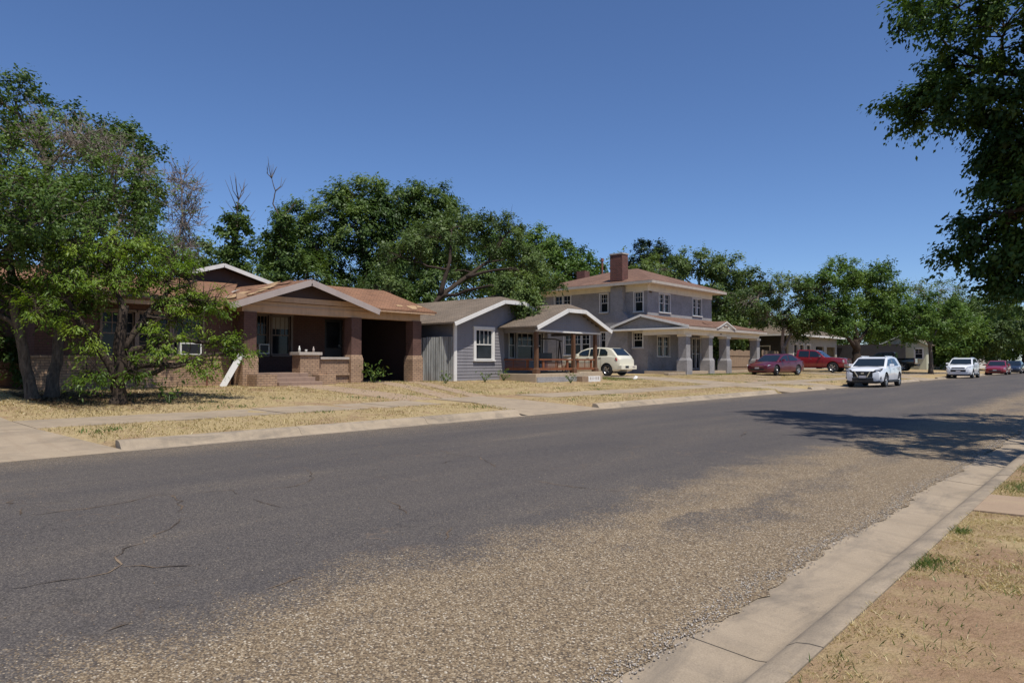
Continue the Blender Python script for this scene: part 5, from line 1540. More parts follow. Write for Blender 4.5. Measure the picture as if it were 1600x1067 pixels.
def make_tree(name, label, base, trunks, crowns, leaf='leaf_elm', bark='bark_grey', size=0.16, per=110, sub=26, subr=0.55, aspect=0.55,
              droop=0.0, flat=0.75, bare=0.0, shell=0.55, cat='tree', group=None, twigs=True, tintv=0.2, trunk_n=9, up=0.6, extra_bare=0):
    """trunks: list of (points, r0, r1). crowns: list of (cx,cy,cz,rx,ry,rz) or with an own sub-clump count"""
    root = thing(name, label, cat, base, 0, group)
    tm = MB()
    nodes = []
    for pts, ra, rb in trunks:
        n = len(pts)
        P = [np.array(p, float) for p in pts]
        # resample smoothly
        Q, Rr = [], []
        for i in range(n - 1):
            for k in range(4):
                t = k / 4
                p = P[i] * (1 - t) + P[i + 1] * t
                tt = (i + t) / (n - 1)
                wob = RNG.normal(size=3) * ra * 0.12
                Q.append(p + (wob if 0 < i + t else 0)); Rr.append(ra + (rb - ra) * tt)
        Q.append(P[-1]); Rr.append(rb)
        Rr[0] *= 1.45
        if len(Rr) > 1: Rr[1] *= 1.1
        tm.tube(Q, Rr, trunk_n)
        for q, r_ in zip(Q[len(Q) // 3:], Rr[len(Q) // 3:]):
            nodes.append((q, r_))
    cents, tints, axes, outs = [], [], [], []
    for cr in crowns:
        c = np.array(cr[:3]); R = np.array(cr[3:6])
        ns = cr[6] if len(cr) > 6 else sub
        # limb from the nearest trunk node that lies lower
        best = min(nodes, key=lambda q: np.linalg.norm(q[0] - c) + 1.2 * max(0, q[0][2] - c[2] + 0.3))
        p0, r0 = best
        L = np.linalg.norm(c - p0)
        rl = min(r0 * 0.72, 0.03 + 0.018 * L * 1.2 + 0.02 * R.mean())
        mid = (p0 + c) / 2 + np.array([0, 0, 0.12 * L]) + RNG.normal(size=3) * L * 0.07
        path = bez(p0, mid, c, 8)
        path[1:-1] += RNG.normal(size=(6, 3)) * L * 0.018
        tm.tube(path, list(np.linspace(rl, rl * 0.4, 8)), 6, cap=False)
        lim = [(path[i], rl * (1 - 0.6 * i / 7)) for i in range(3, 8)]
        base_t = RNG.normal() * tintv * 0.5
        dirs = unit(ns)
        rad = (shell + (1 - shell) * RNG.random((ns, 1)))
        sc = c + dirs * rad * R
        for s_ in sc:
            q, rq = min(lim, key=lambda w: np.linalg.norm(w[0] - s_))
            Ls = np.linalg.norm(s_ - q)
            if twigs:
                mp = (q + s_) / 2 + np.array([0, 0, 0.1 * Ls]) + RNG.normal(size=3) * Ls * 0.1
                pth = bez(q, mp, s_, 5)
                r1 = max(0.012, min(rq * 0.6, 0.012 * Ls + 0.008))
                tm.tube(pth, list(np.linspace(r1, 0.006, 5)), 4, cap=False)
                for _ in range(extra_bare):
                    e = s_ + unit(1)[0] * subr * RNG.uniform(0.8, 1.8) + np.array([0, 0, 0.15])
                    k0 = pth[RNG.integers(2, 5)]
                    tm.tube([k0, (k0 + e) / 2 + RNG.normal(size=3) * 0.06, e], [0.014, 0.009, 0.004], 4, cap=False)
            if RNG.random() < bare:
                continue
            # sprays of leaves strung along short twigs
            T = max(6, int(per / 13 * RNG.uniform(0.7, 1.3)))
            k_ = max(5, int(per / T))
            d0 = (s_ - q) / (Ls + 1e-6)
            dv = unit(T) * np.array([1, 1, flat]) + 0.55 * d0 + np.array([0, 0, 0.12])
            dv /= np.linalg.norm(dv, axis=1, keepdims=True)
            ln = subr * RNG.uniform(0.45, 1.55, (T, 1))
            tt = RNG.uniform(0.12, 1.0, (T, k_, 1))
            pos = s_ + dv[:, None, :] * ln[:, None, :] * tt - np.array([0, 0, 1.0]) * (droop * 0.8 + 0.12) * ln[:, None, :] * tt ** 2
            pos = pos + RNG.normal(size=(T, k_, 3)) * (size * 0.42 + 0.05 * subr)
            m = T * k_
            cents.append(pos.reshape(-1, 3))
            axes.append(np.repeat(dv, k_, axis=0))
            ow = (s_ - c) / (np.linalg.norm(s_ - c) + 1e-6)
            outs.append(np.repeat(ow[None], m, axis=0) * 0.6 + np.repeat(dv, k_, axis=0) * 0.5)
            tints.append(np.clip(0.5 + base_t + RNG.normal() * tintv * 0.75 + np.repeat(RNG.normal(size=T) * tintv * 0.35, k_) + RNG.normal(size=m) * tintv * 0.3, 0, 1))
    tm.build('trunk', bark, root, smooth=True)
    if cents:
        cents = np.concatenate(cents); tints = np.concatenate(tints)
        cents[:, 2] = np.maximum(cents[:, 2], 0.5)
        v, q = leaf_quads(cents, size, aspect, droop, up, np.concatenate(axes), np.concatenate(outs))
        fast_mesh('crown', v, q, leaf, root, np.repeat(tints, 4))
    return root

# twin-trunked elm at the left edge
g = gz(-19.2)
make_tree('elm_tree', 'leafy elm with two leaning grey trunks at the left edge of the street', (-19.3, 4.7, g),
    [([(-19.1, 4.75, g - 0.1), (-19.25, 4.6, 1.2), (-19.2, 4.4, 2.4), (-19.6, 4.3, 3.8), (-20, 4.6, 5.2)], 0.14, 0.06),
     ([(-19.4, 5.15, g - 0.1), (-19.5, 5.3, 1.3), (-19.5, 5.35, 2.5), (-20.2, 5.9, 3.9), (-20.8, 6.4, 5.3)], 0.15, 0.06)],
    [(-18.9, 3.9, 3.7, 1.5, 1.2, 1.0), (-19.5, 5.0, 4.6, 1.6, 1.5, 1.2, 34), (-20.6, 6.5, 4.9, 1.5, 1.5, 1.2, 34), (-20.2, 4.9, 6.1, 1.7, 1.6, 1.1, 30),
     (-21.3, 7.1, 6.0, 1.5, 1.4, 1.0, 26), (-19.3, 5.2, 3.1, 1.3, 1.1, 0.7), (-19.0, 3.0, 4.8, 1.6, 1.4, 1.6, 30), (-20.7, 7.6, 4.2, 1.1, 1.0, 0.8, 18), (-19.8, 3.4, 6.6, 1.5, 1.4, 1.0, 22), (-19.6, 3.2, 3.0, 1.2, 1.0, 0.6, 20), (-17.8, 4.3, 4.6, 1.1, 1.0, 0.8, 22), (-20.4, 3.4, 2.5, 1.0, 0.9, 0.5, 14), (-18.4, 2.4, 3.9, 1.2, 1.0, 0.9, 20)],  # forward clump over the lawn added to shade the bungalow wall
    leaf='leaf_elm_near', bark='bark_grey', size=0.078, per=230, subr=0.5, sub=26, tintv=0.26, aspect=0.62, extra_bare=2)
# feathery mimosa in front of the bungalow
g = gz(-17.3)
make_tree('mimosa_tree', 'bright green feathery mimosa with dark trunk on the dry lawn', (-17.3, 5.95, g),
    [([(-17.3, 5.95, g - 0.1), (-17.3, 5.97, 0.9), (-17.3, 5.95, 1.7), (-17.35, 6.05, 2.6)], 0.17, 0.10),
     ([(-17.3, 5.9, 0.95), (-17.4, 5.55, 1.6), (-17.5, 5.15, 2.3), (-17.6, 4.8, 2.9)], 0.09, 0.04),
     ([(-17.3, 6.0, 1.6), (-17.6, 6.6, 2.4), (-17.9, 7.3, 3.1), (-18.0, 8.0, 3.4)], 0.085, 0.03), ([(-17.35, 6.05, 2.5), (-17.7, 5.8, 3.3), (-18.0, 5.9, 4.0)], 0.07, 0.03)],
    [(-17.6, 4.9, 3.0, 0.9, 0.9, 0.5, 30), (-17.5, 5.9, 3.3, 1.0, 1.0, 0.6, 36), (-17.9, 6.9, 3.4, 1.0, 1.0, 0.6, 34), (-17.6, 7.7, 2.85, 0.9, 0.9, 0.45, 28), (-17.9, 8.3, 2.75, 0.6, 0.7, 0.3, 14),
     (-17.9, 6.2, 4.0, 1.0, 1.0, 0.4, 26), (-17.7, 5.2, 3.8, 0.9, 0.9, 0.4, 22), (-18.2, 7.6, 3.8, 0.8, 0.8, 0.35, 20), (-17.3, 4.4, 2.5, 0.6, 0.5, 0.35, 12),
     (-17.2, 5.2, 1.85, 0.5, 0.5, 0.5, 14), (-17.0, 5.4, 1.05, 0.4, 0.4, 0.4, 10), (-17.1, 6.9, 1.75, 0.5, 0.6, 0.45, 14), (-16.8, 7.5, 1.25, 0.4, 0.45, 0.35, 10),
     (-17.3, 8.4, 1.85, 0.5, 0.7, 0.18, 12), (-17.2, 8.7, 1.55, 0.35, 0.5, 0.14, 8), (-17.0, 6.05, 1.15, 0.3, 0.3, 0.3, 7), (-17.4, 7.2, 2.3, 0.5, 0.6, 0.3, 10)],
    leaf='leaf_feather', bark='bark_dark', size=0.075, per=82, subr=0.30, aspect=0.36, droop=0.3, flat=0.5, shell=0.15, tintv=0.25, up=0.9, extra_bare=2)
def cshift(P, k):
    """point on the same sight line at k times the distance"""
    return (P[0] * k, P[1] * k, 1.3 + (P[2] - 1.3) * k)
# tall trees behind the bungalow
make_tree('elm_tree', 'tall dark green elm with dead grey branches behind the elm at left', (-40, 10, 0.55),
    [([(-40, 10, 0.4), (-40.2, 10.2, 4), (-40, 10.5, 8), (-40.3, 10.4, 11)], 0.45, 0.16), ([(-40, 10.3, 4), (-39.5, 12, 7.5), (-39.2, 13, 10)], 0.25, 0.09)],
    [(-42.5, 9.0, 14.4, 2.6, 2.4, 1.7, 38), (-43, 6.6, 14.2, 2.4, 2.4, 1.8, 30), (-41, 11.6, 13.0, 2.4, 2.2, 1.6, 30), (-39, 13.4, 12.2, 2.0, 1.9, 1.5, 30), (-38.5, 13.8, 9.4, 1.6, 1.5, 1.5, 22), (-41, 8, 10.5, 2.6, 2.4, 2.0, 28), (-39.5, 11, 9.2, 2.4, 2.2, 1.8, 28)],
    leaf='leaf_deep', size=0.19, per=130, subr=0.65, sub=26)
make_tree('dead_tree', 'bare grey dead branches tangled above the left elm', (-33, 9.5, 0.55),
    [([(-33, 9.5, 0.4), (-33, 9.8, 4), (-33.2, 10, 7.5)], 0.2, 0.08), ([(-33, 9.8, 4), (-32.5, 11, 7), (-32.3, 11.6, 9)], 0.12, 0.04)],
    [(-33, 8.6, 10.4, 1.6, 1.4, 1.2, 40), (-33, 10.2, 10.4, 1.7, 1.6, 1.1, 46), (-32.6, 11.4, 9.6, 1.4, 1.3, 1.1, 36)],
    leaf='leaf_olive', bark='bark_pale', size=0.11, per=26, subr=0.5, bare=0.55, extra_bare=6)
make_tree('dead_tree', 'thin leafless grey tree above the bungalow roof', (-31, 12.6, 0.55),
    [([(-31, 12.6, 0.4), (-31, 12.6, 4), (-30.9, 12.6, 6.3)], 0.14, 0.06), ([(-31, 12.6, 5), (-30.5, 12.9, 7.4), (-30.3, 12.7, 9.6)], 0.06, 0.015), ([(-30.8, 12.7, 6.4), (-30.6, 13.3, 7.6), (-30.5, 13.8, 8.6)], 0.04, 0.01)],
    [(-30.8, 13.1, 7.7, 0.9, 0.9, 1.0, 40), (-30.6, 12.9, 9.0, 0.7, 0.8, 0.8, 26), (-30.7, 13.0, 6.2, 0.9, 0.9, 0.8, 34)],
    leaf='leaf_olive', bark='bark_pale', size=0.09, per=24, subr=0.4, bare=0.75, extra_bare=6)
# vine-covered trunks
def vine_tree(label, x, y, ztop, zleaf, lean, seed):
    r_ = random.Random(seed)
    forks = []
    lead = [(x, y + 0.1, zleaf - 0.8)]
    nseg = 5
    for k in range(1, nseg + 1):
        t = k / nseg
        lead.append((x + lean * 0.3 * t + r_.uniform(-.1, .1), y + lean * t + r_.uniform(-.12, .12), zleaf - 0.8 + (ztop - zleaf + 0.8) * t))
    forks.append((lead, 0.055, 0.008))
    for k in range(13):
        i = r_.randint(0, nseg - 1)
        p = lead[i]
        dy = r_.choice((-1, 1)) * r_.uniform(0.3, 1.2) * (1.1 - i / nseg)
        h = r_.uniform(0.4, 1.5)
        forks.append(([p, (p[0] + r_.uniform(-.2, .2), p[1] + dy * 0.55, p[2] + h * 0.35), (p[0] + r_.uniform(-.3, .3), p[1] + dy, p[2] + h)], 0.026, 0.006))
    make_tree('vine_tree', label, (x, y, 0.55),
        [([(x, y, 0.4), (x + 0.1, y, 4), (x, y + 0.1, zleaf - 1.5), (x, y + 0.1, zleaf - 0.7)], 0.2, 0.07)] + forks,
        [(x, y, z, 0.45 + 0.14 * (i % 3), 0.5 + 0.22 * ((i + 1) % 3), 0.7, 9) for i, z in enumerate(np.arange(3.5, zleaf - 0.3, 0.7))] + [(x, y + 0.3, 4.0, 2.4, 2.6, 1.5, 24), (x, y - 0.7, 6.0, 1.0, 1.2, 0.6, 7), (x, y + 0.9, 7.4, 0.5, 0.6, 0.4, 5)],
        leaf='leaf_deep', bark='bark_grey', size=0.2, per=85, subr=0.36, group='vine covered trunks')
vine_tree('vine covered tree with bare top, left of the vine covered pair', -36, 18.0, 11.0, 9.5, 0.3, 1)
vine_tree('taller vine covered tree with forked bare top beside the big tree', -36, 20.6, 12.4, 9.6, -0.5, 2)
make_tree('background_tree', 'hazy green tree low behind the bungalow ridge', (-52, 24, 0.6), [([(-52, 24, 0.4), (-52, 24, 7)], 0.3, 0.12)],
    [(-52, 22.5, 9, 2.6, 2.4, 1.8, 26), (-53, 25.5, 8.4, 2.6, 2.6, 1.8, 26), (-50, 24, 6.2, 3.2, 3.2, 2.0, 30)], leaf='leaf_olive', size=0.26, per=90, subr=0.8)
# the big tree behind bungalow and cottage
make_tree('ailanthus_tree', 'broad dense green tree with layered crown behind the bungalow and cottage', (-38, 29, 0.55),
    [([(-38, 29, 0.4), (-38, 29.2, 3.5), (-38.2, 28.5, 7), (-38.5, 28, 10)], 0.4, 0.14), ([(-38, 29.2, 3), (-37, 31, 7), (-36.5, 32.3, 11)], 0.28, 0.1), ([(-38, 29, 2.5), (-39.5, 26.5, 6), (-40, 25.5, 9)], 0.22, 0.08)],
    [(-40.2, 26.6, 11.4, 1.9, 1.9, 1.3, 26), (-39.5, 28.6, 12.7, 2.0, 2.0, 1.1, 30), (-38, 30.6, 12.7, 2.1, 2.0, 1.2, 30), (-36.8, 32.6, 12.5, 2.0, 1.9, 1.3, 30), (-36.3, 34.4, 11.4, 1.7, 1.7, 1.3, 24),
     (-40.6, 25.0, 9.3, 1.8, 1.8, 1.4, 26), (-38.6, 27.8, 10.0, 2.1, 2.1, 1.5, 32), (-36.6, 30.6, 10.0, 2.2, 2.1, 1.5, 34), (-35.5, 33.2, 9.4, 2.1, 2.1, 1.4, 30),
     (-39.4, 26, 6.9, 2.1, 2.1, 1.4, 30), (-37, 29, 7.0, 2.3, 2.2, 1.5, 34), (-35, 32, 6.9, 2.3, 2.2, 1.5, 32), (-38.6, 29.4, 11.3, 2.2, 2.2, 1.3, 34), (-37.2, 31.8, 11.2, 2.2, 2.1, 1.3, 32), (-40, 27, 8.9, 2.0, 2.0, 1.3, 30), (-36.4, 32.4, 8.4, 2.2, 2.1, 1.3, 32), (-38, 29.6, 8.6, 2.2, 2.1, 1.3, 32), (-40.8, 24.8, 10.6, 1.5, 1.5, 1.0, 20), (-37, 26.5, 4.3, 2.3, 2.2, 1.5, 34), (-35, 30, 4.3, 2.4, 2.3, 1.6, 36), (-38, 23.6, 6.2, 2.0, 2.0, 1.6, 28), (-36, 23.2, 3.6, 2.2, 2.0, 1.5, 30), (-33.5, 33.5, 4.0, 2.2, 2.2, 1.6, 30), (-39.5, 22.5, 8.0, 1.5, 1.5, 1.2, 18), (-33, 26, 3.0, 2.0, 2.2, 1.3, 26), (-34.8, 35.4, 7.6, 1.8, 1.8, 1.5, 24)],
    leaf='leaf_deep', bark='bark_grey', size=0.22, per=150, subr=0.78, aspect=0.45, droop=0.2, flat=0.6, tintv=0.26, up=0.9)
# leaning tree behind the cottage
make_tree('elm_tree', 'leaning elm whose dark trunk crosses the cottage roof', (-26.2, 21.9, 0.55),
    [([(-26.2, 21.9, 0.4), (-26.4, 22.3, 2.0), (-26.5, 22.9, 3.1), (-26.7, 24.4, 4.7), (-26.8, 26.4, 5.9), (-26.9, 28.2, 6.9)], 0.22, 0.08), ([(-26.7, 24.4, 4.7), (-26.5, 24.9, 6.6), (-26.8, 25.3, 8.3)], 0.12, 0.05),
     ([(-26.8, 26.4, 5.9), (-25.8, 27.2, 6.2), (-24.4, 27.6, 6.3)], 0.1, 0.04)],
    [(-27.5, 27.2, 8.7, 1.5, 1.5, 0.9, 20), (-26.6, 29.0, 8.3, 1.5, 1.5, 1.2, 26), (-26.2, 29.6, 9.2, 0.8, 0.8, 0.7, 10), (-26.4, 30.8, 7.2, 1.4, 1.4, 1.2, 24), (-25.0, 29.0, 6.2, 1.5, 1.4, 0.9, 24), (-25.2, 30.8, 6.0, 1.2, 1.2, 0.8, 18),
     (-28, 25.0, 8.0, 1.7, 1.6, 1.2, 24), (-28.4, 23.2, 6.8, 1.7, 1.5, 1.3, 24), (-23.0, 27.0, 5.1, 0.9, 0.9, 0.6, 16), (-21.9, 24.9, 4.75, 0.9, 0.8, 0.6, 24), (-21.0, 24.4, 4.05, 0.6, 0.6, 0.5, 18), (-20.7, 24.6, 3.5, 0.45, 0.45, 0.35, 12), (-28.5, 22.2, 5.0, 1.5, 1.3, 1.0, 20), (-28, 26.6, 6.4, 1.2, 1.2, 0.8, 12)],
    leaf='leaf_olive', bark='bark_dark', size=0.13, per=180, subr=0.5, tintv=0.22, extra_bare=1)
make_tree('elm_tree', 'round green tree rising left of the grey house roof', (-44, 54.5, 0.6), [([(-44, 54.5, 0.4), (-44, 54.5, 5), (-43.5, 54.5, 9)], 0.4, 0.15)],
    [(-46, 51.5, 11.6, 2.8, 2.6, 2.0, 30), (-44.5, 54.4, 12.2, 2.8, 2.8, 2.0, 34), (-42.2, 56.6, 10.6, 2.4, 2.4, 1.8, 28), (-44, 53.6, 8.6, 3.4, 3.2, 2.2, 36), (-41.5, 58.2, 9.3, 1.8, 1.8, 1.4, 18), (-47, 49.5, 9.5, 2.6, 2.4, 2.0, 24), (-45.5, 55.0, 13.2, 2.4, 2.4, 1.6, 30), (-43.5, 57.5, 12.2, 2.2, 2.2, 1.5, 28), (-42.0, 59.3, 10.6, 1.8, 1.8, 1.3, 20), (-47.5, 51.0, 13.0, 2.2, 2.2, 1.5, 24)],
    leaf='leaf_elm', size=0.26, per=140, subr=0.85)
make_tree('cedar_tree', 'dark conifer standing behind the two storey house', (-52, 89, 0.6), [([(-52, 89, 0.4), (-52, 89, 16)], 0.4, 0.1)],
    [(-52, 88, 17.5, 2.0, 2.0, 1.3, 20), (-51.4, 91, 17.0, 1.8, 1.8, 1.3, 16), (-52.5, 86.2, 15, 1.8, 1.8, 1.4, 18), (-52, 89.5, 14.5, 2.8, 2.8, 1.7, 24), (-53, 84.6, 13, 1.4, 1.4, 1.6, 12), (-52, 88.5, 11.5, 3.2, 3.2, 1.8, 24)],
    leaf='leaf_conifer', bark='bark_dark', size=0.32, per=150, subr=0.75)
make_tree('elm_tree', 'wide green tree directly behind the grey house porch end', (-32.5, 64, 0.6), [([(-32.5, 64, 0.4), (-32.5, 64.3, 4), (-32.3, 65, 8)], 0.35, 0.13), ([(-32.5, 64.2, 3), (-31, 66.5, 7)], 0.2, 0.08)],
    [(-34.6, 62.2, 10.6, 2.4, 2.3, 1.5, 28), (-32.6, 64.6, 11.0, 2.6, 2.5, 1.6, 32), (-30.6, 66.6, 10.6, 2.4, 2.3, 1.5, 28), (-28.6, 67.2, 9.0, 2.1, 2.1, 1.5, 24), (-34, 63, 8.0, 2.6, 2.5, 1.7, 28), (-31, 65.5, 7.6, 2.8, 2.6, 1.8, 32), (-28.6, 66, 6.2, 2.4, 2.3, 1.6, 26), (-32.5, 62.5, 5.4, 2.4, 2.3, 1.6, 24), (-29.5, 64.0, 4.2, 1.8, 1.8, 1.3, 20)],
    leaf='leaf_olive', size=0.23, per=165, subr=0.78, extra_bare=1)
make_tree('elm_tree', 'greyish green tree with pale branches beside the low garage house', (-23.6, 63.5, 0.55), [([(-23.6, 63.5, 0.4), (-23.7, 63.6, 2.6), (-23.4, 63, 4.5)], 0.24, 0.12), ([(-23.7, 63.6, 2.4), (-23.0, 64.5, 4.5), (-22.4, 64.4, 6)], 0.14, 0.06)],
    [(-25.2, 61.0, 7.0, 2.0, 1.9, 1.4, 26), (-23.2, 62.4, 7.8, 2.0, 1.9, 1.4, 26), (-22.0, 64.4, 7.4, 2.0, 1.9, 1.4, 26), (-24.2, 61.6, 5.4, 2.0, 1.9, 1.2, 26), (-22.2, 63.4, 5.3, 1.9, 1.8, 1.2, 24), (-22.3, 64.6, 4.2, 1.3, 1.3, 0.8, 14)],
    leaf='leaf_olive', bark='bark_pale', size=0.19, per=135, subr=0.7, bare=0.1, extra_bare=3)
make_tree('elm_tree', 'big spreading tree between the red and black pickups', (-18.6, 67.5, 0.5), [([(-18.6, 67.5, 0.3), (-18.6, 67.5, 2.2), (-18.5, 67.2, 3.4)], 0.42, 0.26), ([(-18.6, 67.4, 2.6), (-19.4, 65.4, 4.4), (-20, 64.2, 6)], 0.18, 0.07), ([(-18.6, 67.5, 2.8), (-17.8, 69.4, 4.8), (-17.6, 70.8, 6.5)], 0.18, 0.07), ([(-18.5, 67.3, 3.2), (-18.7, 67.3, 6)], 0.2, 0.08)],
    [(-20.6, 63.8, 7.7, 2.0, 1.9, 1.4, 26), (-19.6, 66.4, 9.0, 2.2, 2.1, 1.4, 30), (-18.2, 69.2, 9.4, 2.2, 2.2, 1.4, 30), (-17.4, 71.8, 8.2, 2.0, 2.0, 1.4, 26), (-19.8, 64.6, 5.9, 1.9, 1.9, 1.2, 26), (-18.6, 67.6, 7.2, 2.4, 2.3, 1.5, 32), (-17.2, 70.8, 6.2, 2.2, 2.2, 1.3, 30), (-16.8, 73.2, 5.6, 1.9, 1.9, 1.3, 24), (-17.2, 69.4, 4.4, 1.7, 1.7, 0.9, 20), (-20.8, 63.0, 4.9, 1.3, 1.2, 0.8, 14), (-16.6, 72.0, 3.9, 1.8, 1.8, 0.8, 22), (-17.0, 74.5, 7.0, 1.8, 1.8, 1.2, 22), (-19.0, 65.0, 4.6, 1.5, 1.5, 0.8, 18)],
    leaf='leaf_elm', bark='bark_dark', size=0.19, per=170, subr=0.72, extra_bare=1)
make_tree('elm_tree', 'small rounded street tree before the pale green cottage', (-13.9, 73.5, 0.2), [([(-13.9, 73.5, 0.1), (-13.9, 73.5, 2.2), (-13.9, 73.4, 3.2)], 0.2, 0.14), ([(-13.9, 73.4, 2.8), (-13.6, 75, 4.4)], 0.1, 0.05), ([(-13.9, 73.4, 2.8), (-14.4, 72, 4.4)], 0.1, 0.05)],
    [(-14.6, 71.8, 5.4, 1.8, 1.8, 1.2, 28), (-13.8, 74.2, 6.4, 1.9, 1.9, 1.2, 28), (-13.2, 77.0, 5.6, 1.9, 1.9, 1.2, 28), (-13.8, 73.6, 4.3, 2.1, 2.1, 0.9, 28), (-13.0, 78.2, 4.6, 1.7, 1.7, 0.9, 20), (-14.6, 70.8, 4.2, 1.2, 1.2, 0.7, 14), (-12.6, 80.2, 5.2, 1.5, 1.5, 1.0, 18)],
    leaf='leaf_elm', bark='bark_grey', size=0.19, per=165, subr=0.64)
make_tree('elm_tree', 'sparse thin tree showing sky through its crown', (-21, 115, 0.6), [([(-21, 115, 0.4), (-21, 115, 5), (-20.7, 115, 9)], 0.35, 0.14)],
    [(-22.5, 112, 11, 2.8, 2.7, 2.0, 26), (-20.5, 116, 11.5, 3.0, 2.9, 2.2, 30), (-18.8, 119, 9.6, 2.8, 2.7, 1.8, 26), (-21, 114.5, 8, 3.6, 3.4, 2.0, 30)],
    leaf='leaf_olive', bark='bark_pale', size=0.28, per=42, subr=0.85, bare=0.2, extra_bare=3)
far = [(-16.6, 101.5, 0.8, 'dark tree between the pale green cottage and the bright red sedan'), (-17.5, 118, 1.0, 'dark tree whose foliage breaks up the white house'), (-13.6, 112, 1.0, 'dense dark tree overhanging the street just beyond the navy car'), (-12.6, 134, 1.15, 'far dark tree at the end of the parked cars'), (-22, 150, 1.4, 'large far tree behind the white house'),
       (-11.6, 170, 1.3, 'farthest tree on the left side of the street'), (3.5, 120, 1.0, 'far tree on the near side of the street'), (3.5, 160, 1.3, 'farthest tree on the near side of the street')]
for i, (x, y, k, lab) in enumerate(far):
    z0 = gz(x)
    cr = [(x + a * k, y + b * k, z0 + c * k, 2.6 * k, 2.6 * k, 1.7 * k, 26) for a, b, c in ((0, 0, 8.2), (1.8, -2.5, 6.6), (-1.8, 2.2, 6.8), (1.2, 2.8, 5.6), (-2.4, -1.6, 5.4), (0.4, -3.6, 4.4), (0, 0.5, 5.0), (-2.2, 1.5, 3.2), (-1.5, -2.5, 2.9), (-3.4, 0, 4.2))]
    make_tree('far_tree', lab, (x, y, z0), [([(x, y, z0 - 0.2), (x, y, z0 + 2.5 * k), (x + 0.2, y, z0 + 5 * k)], 0.32 * k, 0.14 * k)], cr, leaf=('leaf_elm', 'leaf_deep', 'leaf_olive')[i % 3], bark='bark_dark', size=0.32, per=120, subr=0.95, group='far street trees', twigs=False)
# trees that close the view behind the houses
back = [(-42, 69, 1.45, 'background tree left of the porch end tree'), (-34, 73, 1.0, 'background tree right of the porch end tree'), (-46, 3, 1.0, 'background tree left of the brown bungalow'), (-50, 40, 1.1, 'background tree behind the leaning elm'), (-58, 66, 1.3, 'background tree behind the two storey house'), (-44, 78, 1.1, 'background tree behind the porch end tree'),
        (-42, 96, 1.2, 'background tree behind the low garage house'), (-36, 112, 1.2, 'background tree behind the pale green cottage'), (-34, 136, 1.4, 'background tree left of the white house')]
for i, (x, y, k, lab) in enumerate(back):
    z0 = gz(x)
    cr = [(x + a * k, y + b * k, z0 + c * k, 2.8 * k, 2.8 * k, 1.9 * k, 22) for a, b, c in ((0, 0, 7.4), (2, -2.6, 6.0), (-2, 2.4, 6.2), (1.4, 3.2, 5.0), (-1, -3.6, 4.4), (0.6, 0, 3.6), (1.5, -2.5, 2.2), (0.5, 2.5, 2.3))]
    make_tree('background_tree', lab, (x, y, z0), [([(x, y, z0 - 0.2), (x, y, z0 + 2.5 * k), (x, y, z0 + 5 * k)], 0.32 * k, 0.14 * k)], cr, leaf=('leaf_olive', 'leaf_deep')[i % 2], bark='bark_dark', size=0.34, per=115, subr=1.0, group='trees behind the houses', twigs=False)
# shrubs in the shade beside the bungalow
for i, (x, y, r, lab) in enumerate(((-24.0, 5.0, 0.9, 'dark shrub against the left end of the bungalow'), (-23.6, 0.4, 1.1, 'dark shrub before the timber shed'))):
    make_tree('shrub', lab, (x, y, gz(x)), [([(x, y, 0.4), (x, y, 1.0)], 0.06, 0.03)], [(x, y, 1.3, r, r, 0.8, 22), (x, y + 0.3, 1.9, r * 0.7, r * 0.7, 0.6, 12)], leaf='leaf_deep', bark='bark_dark', size=0.12, per=90, subr=0.35, cat='shrub')
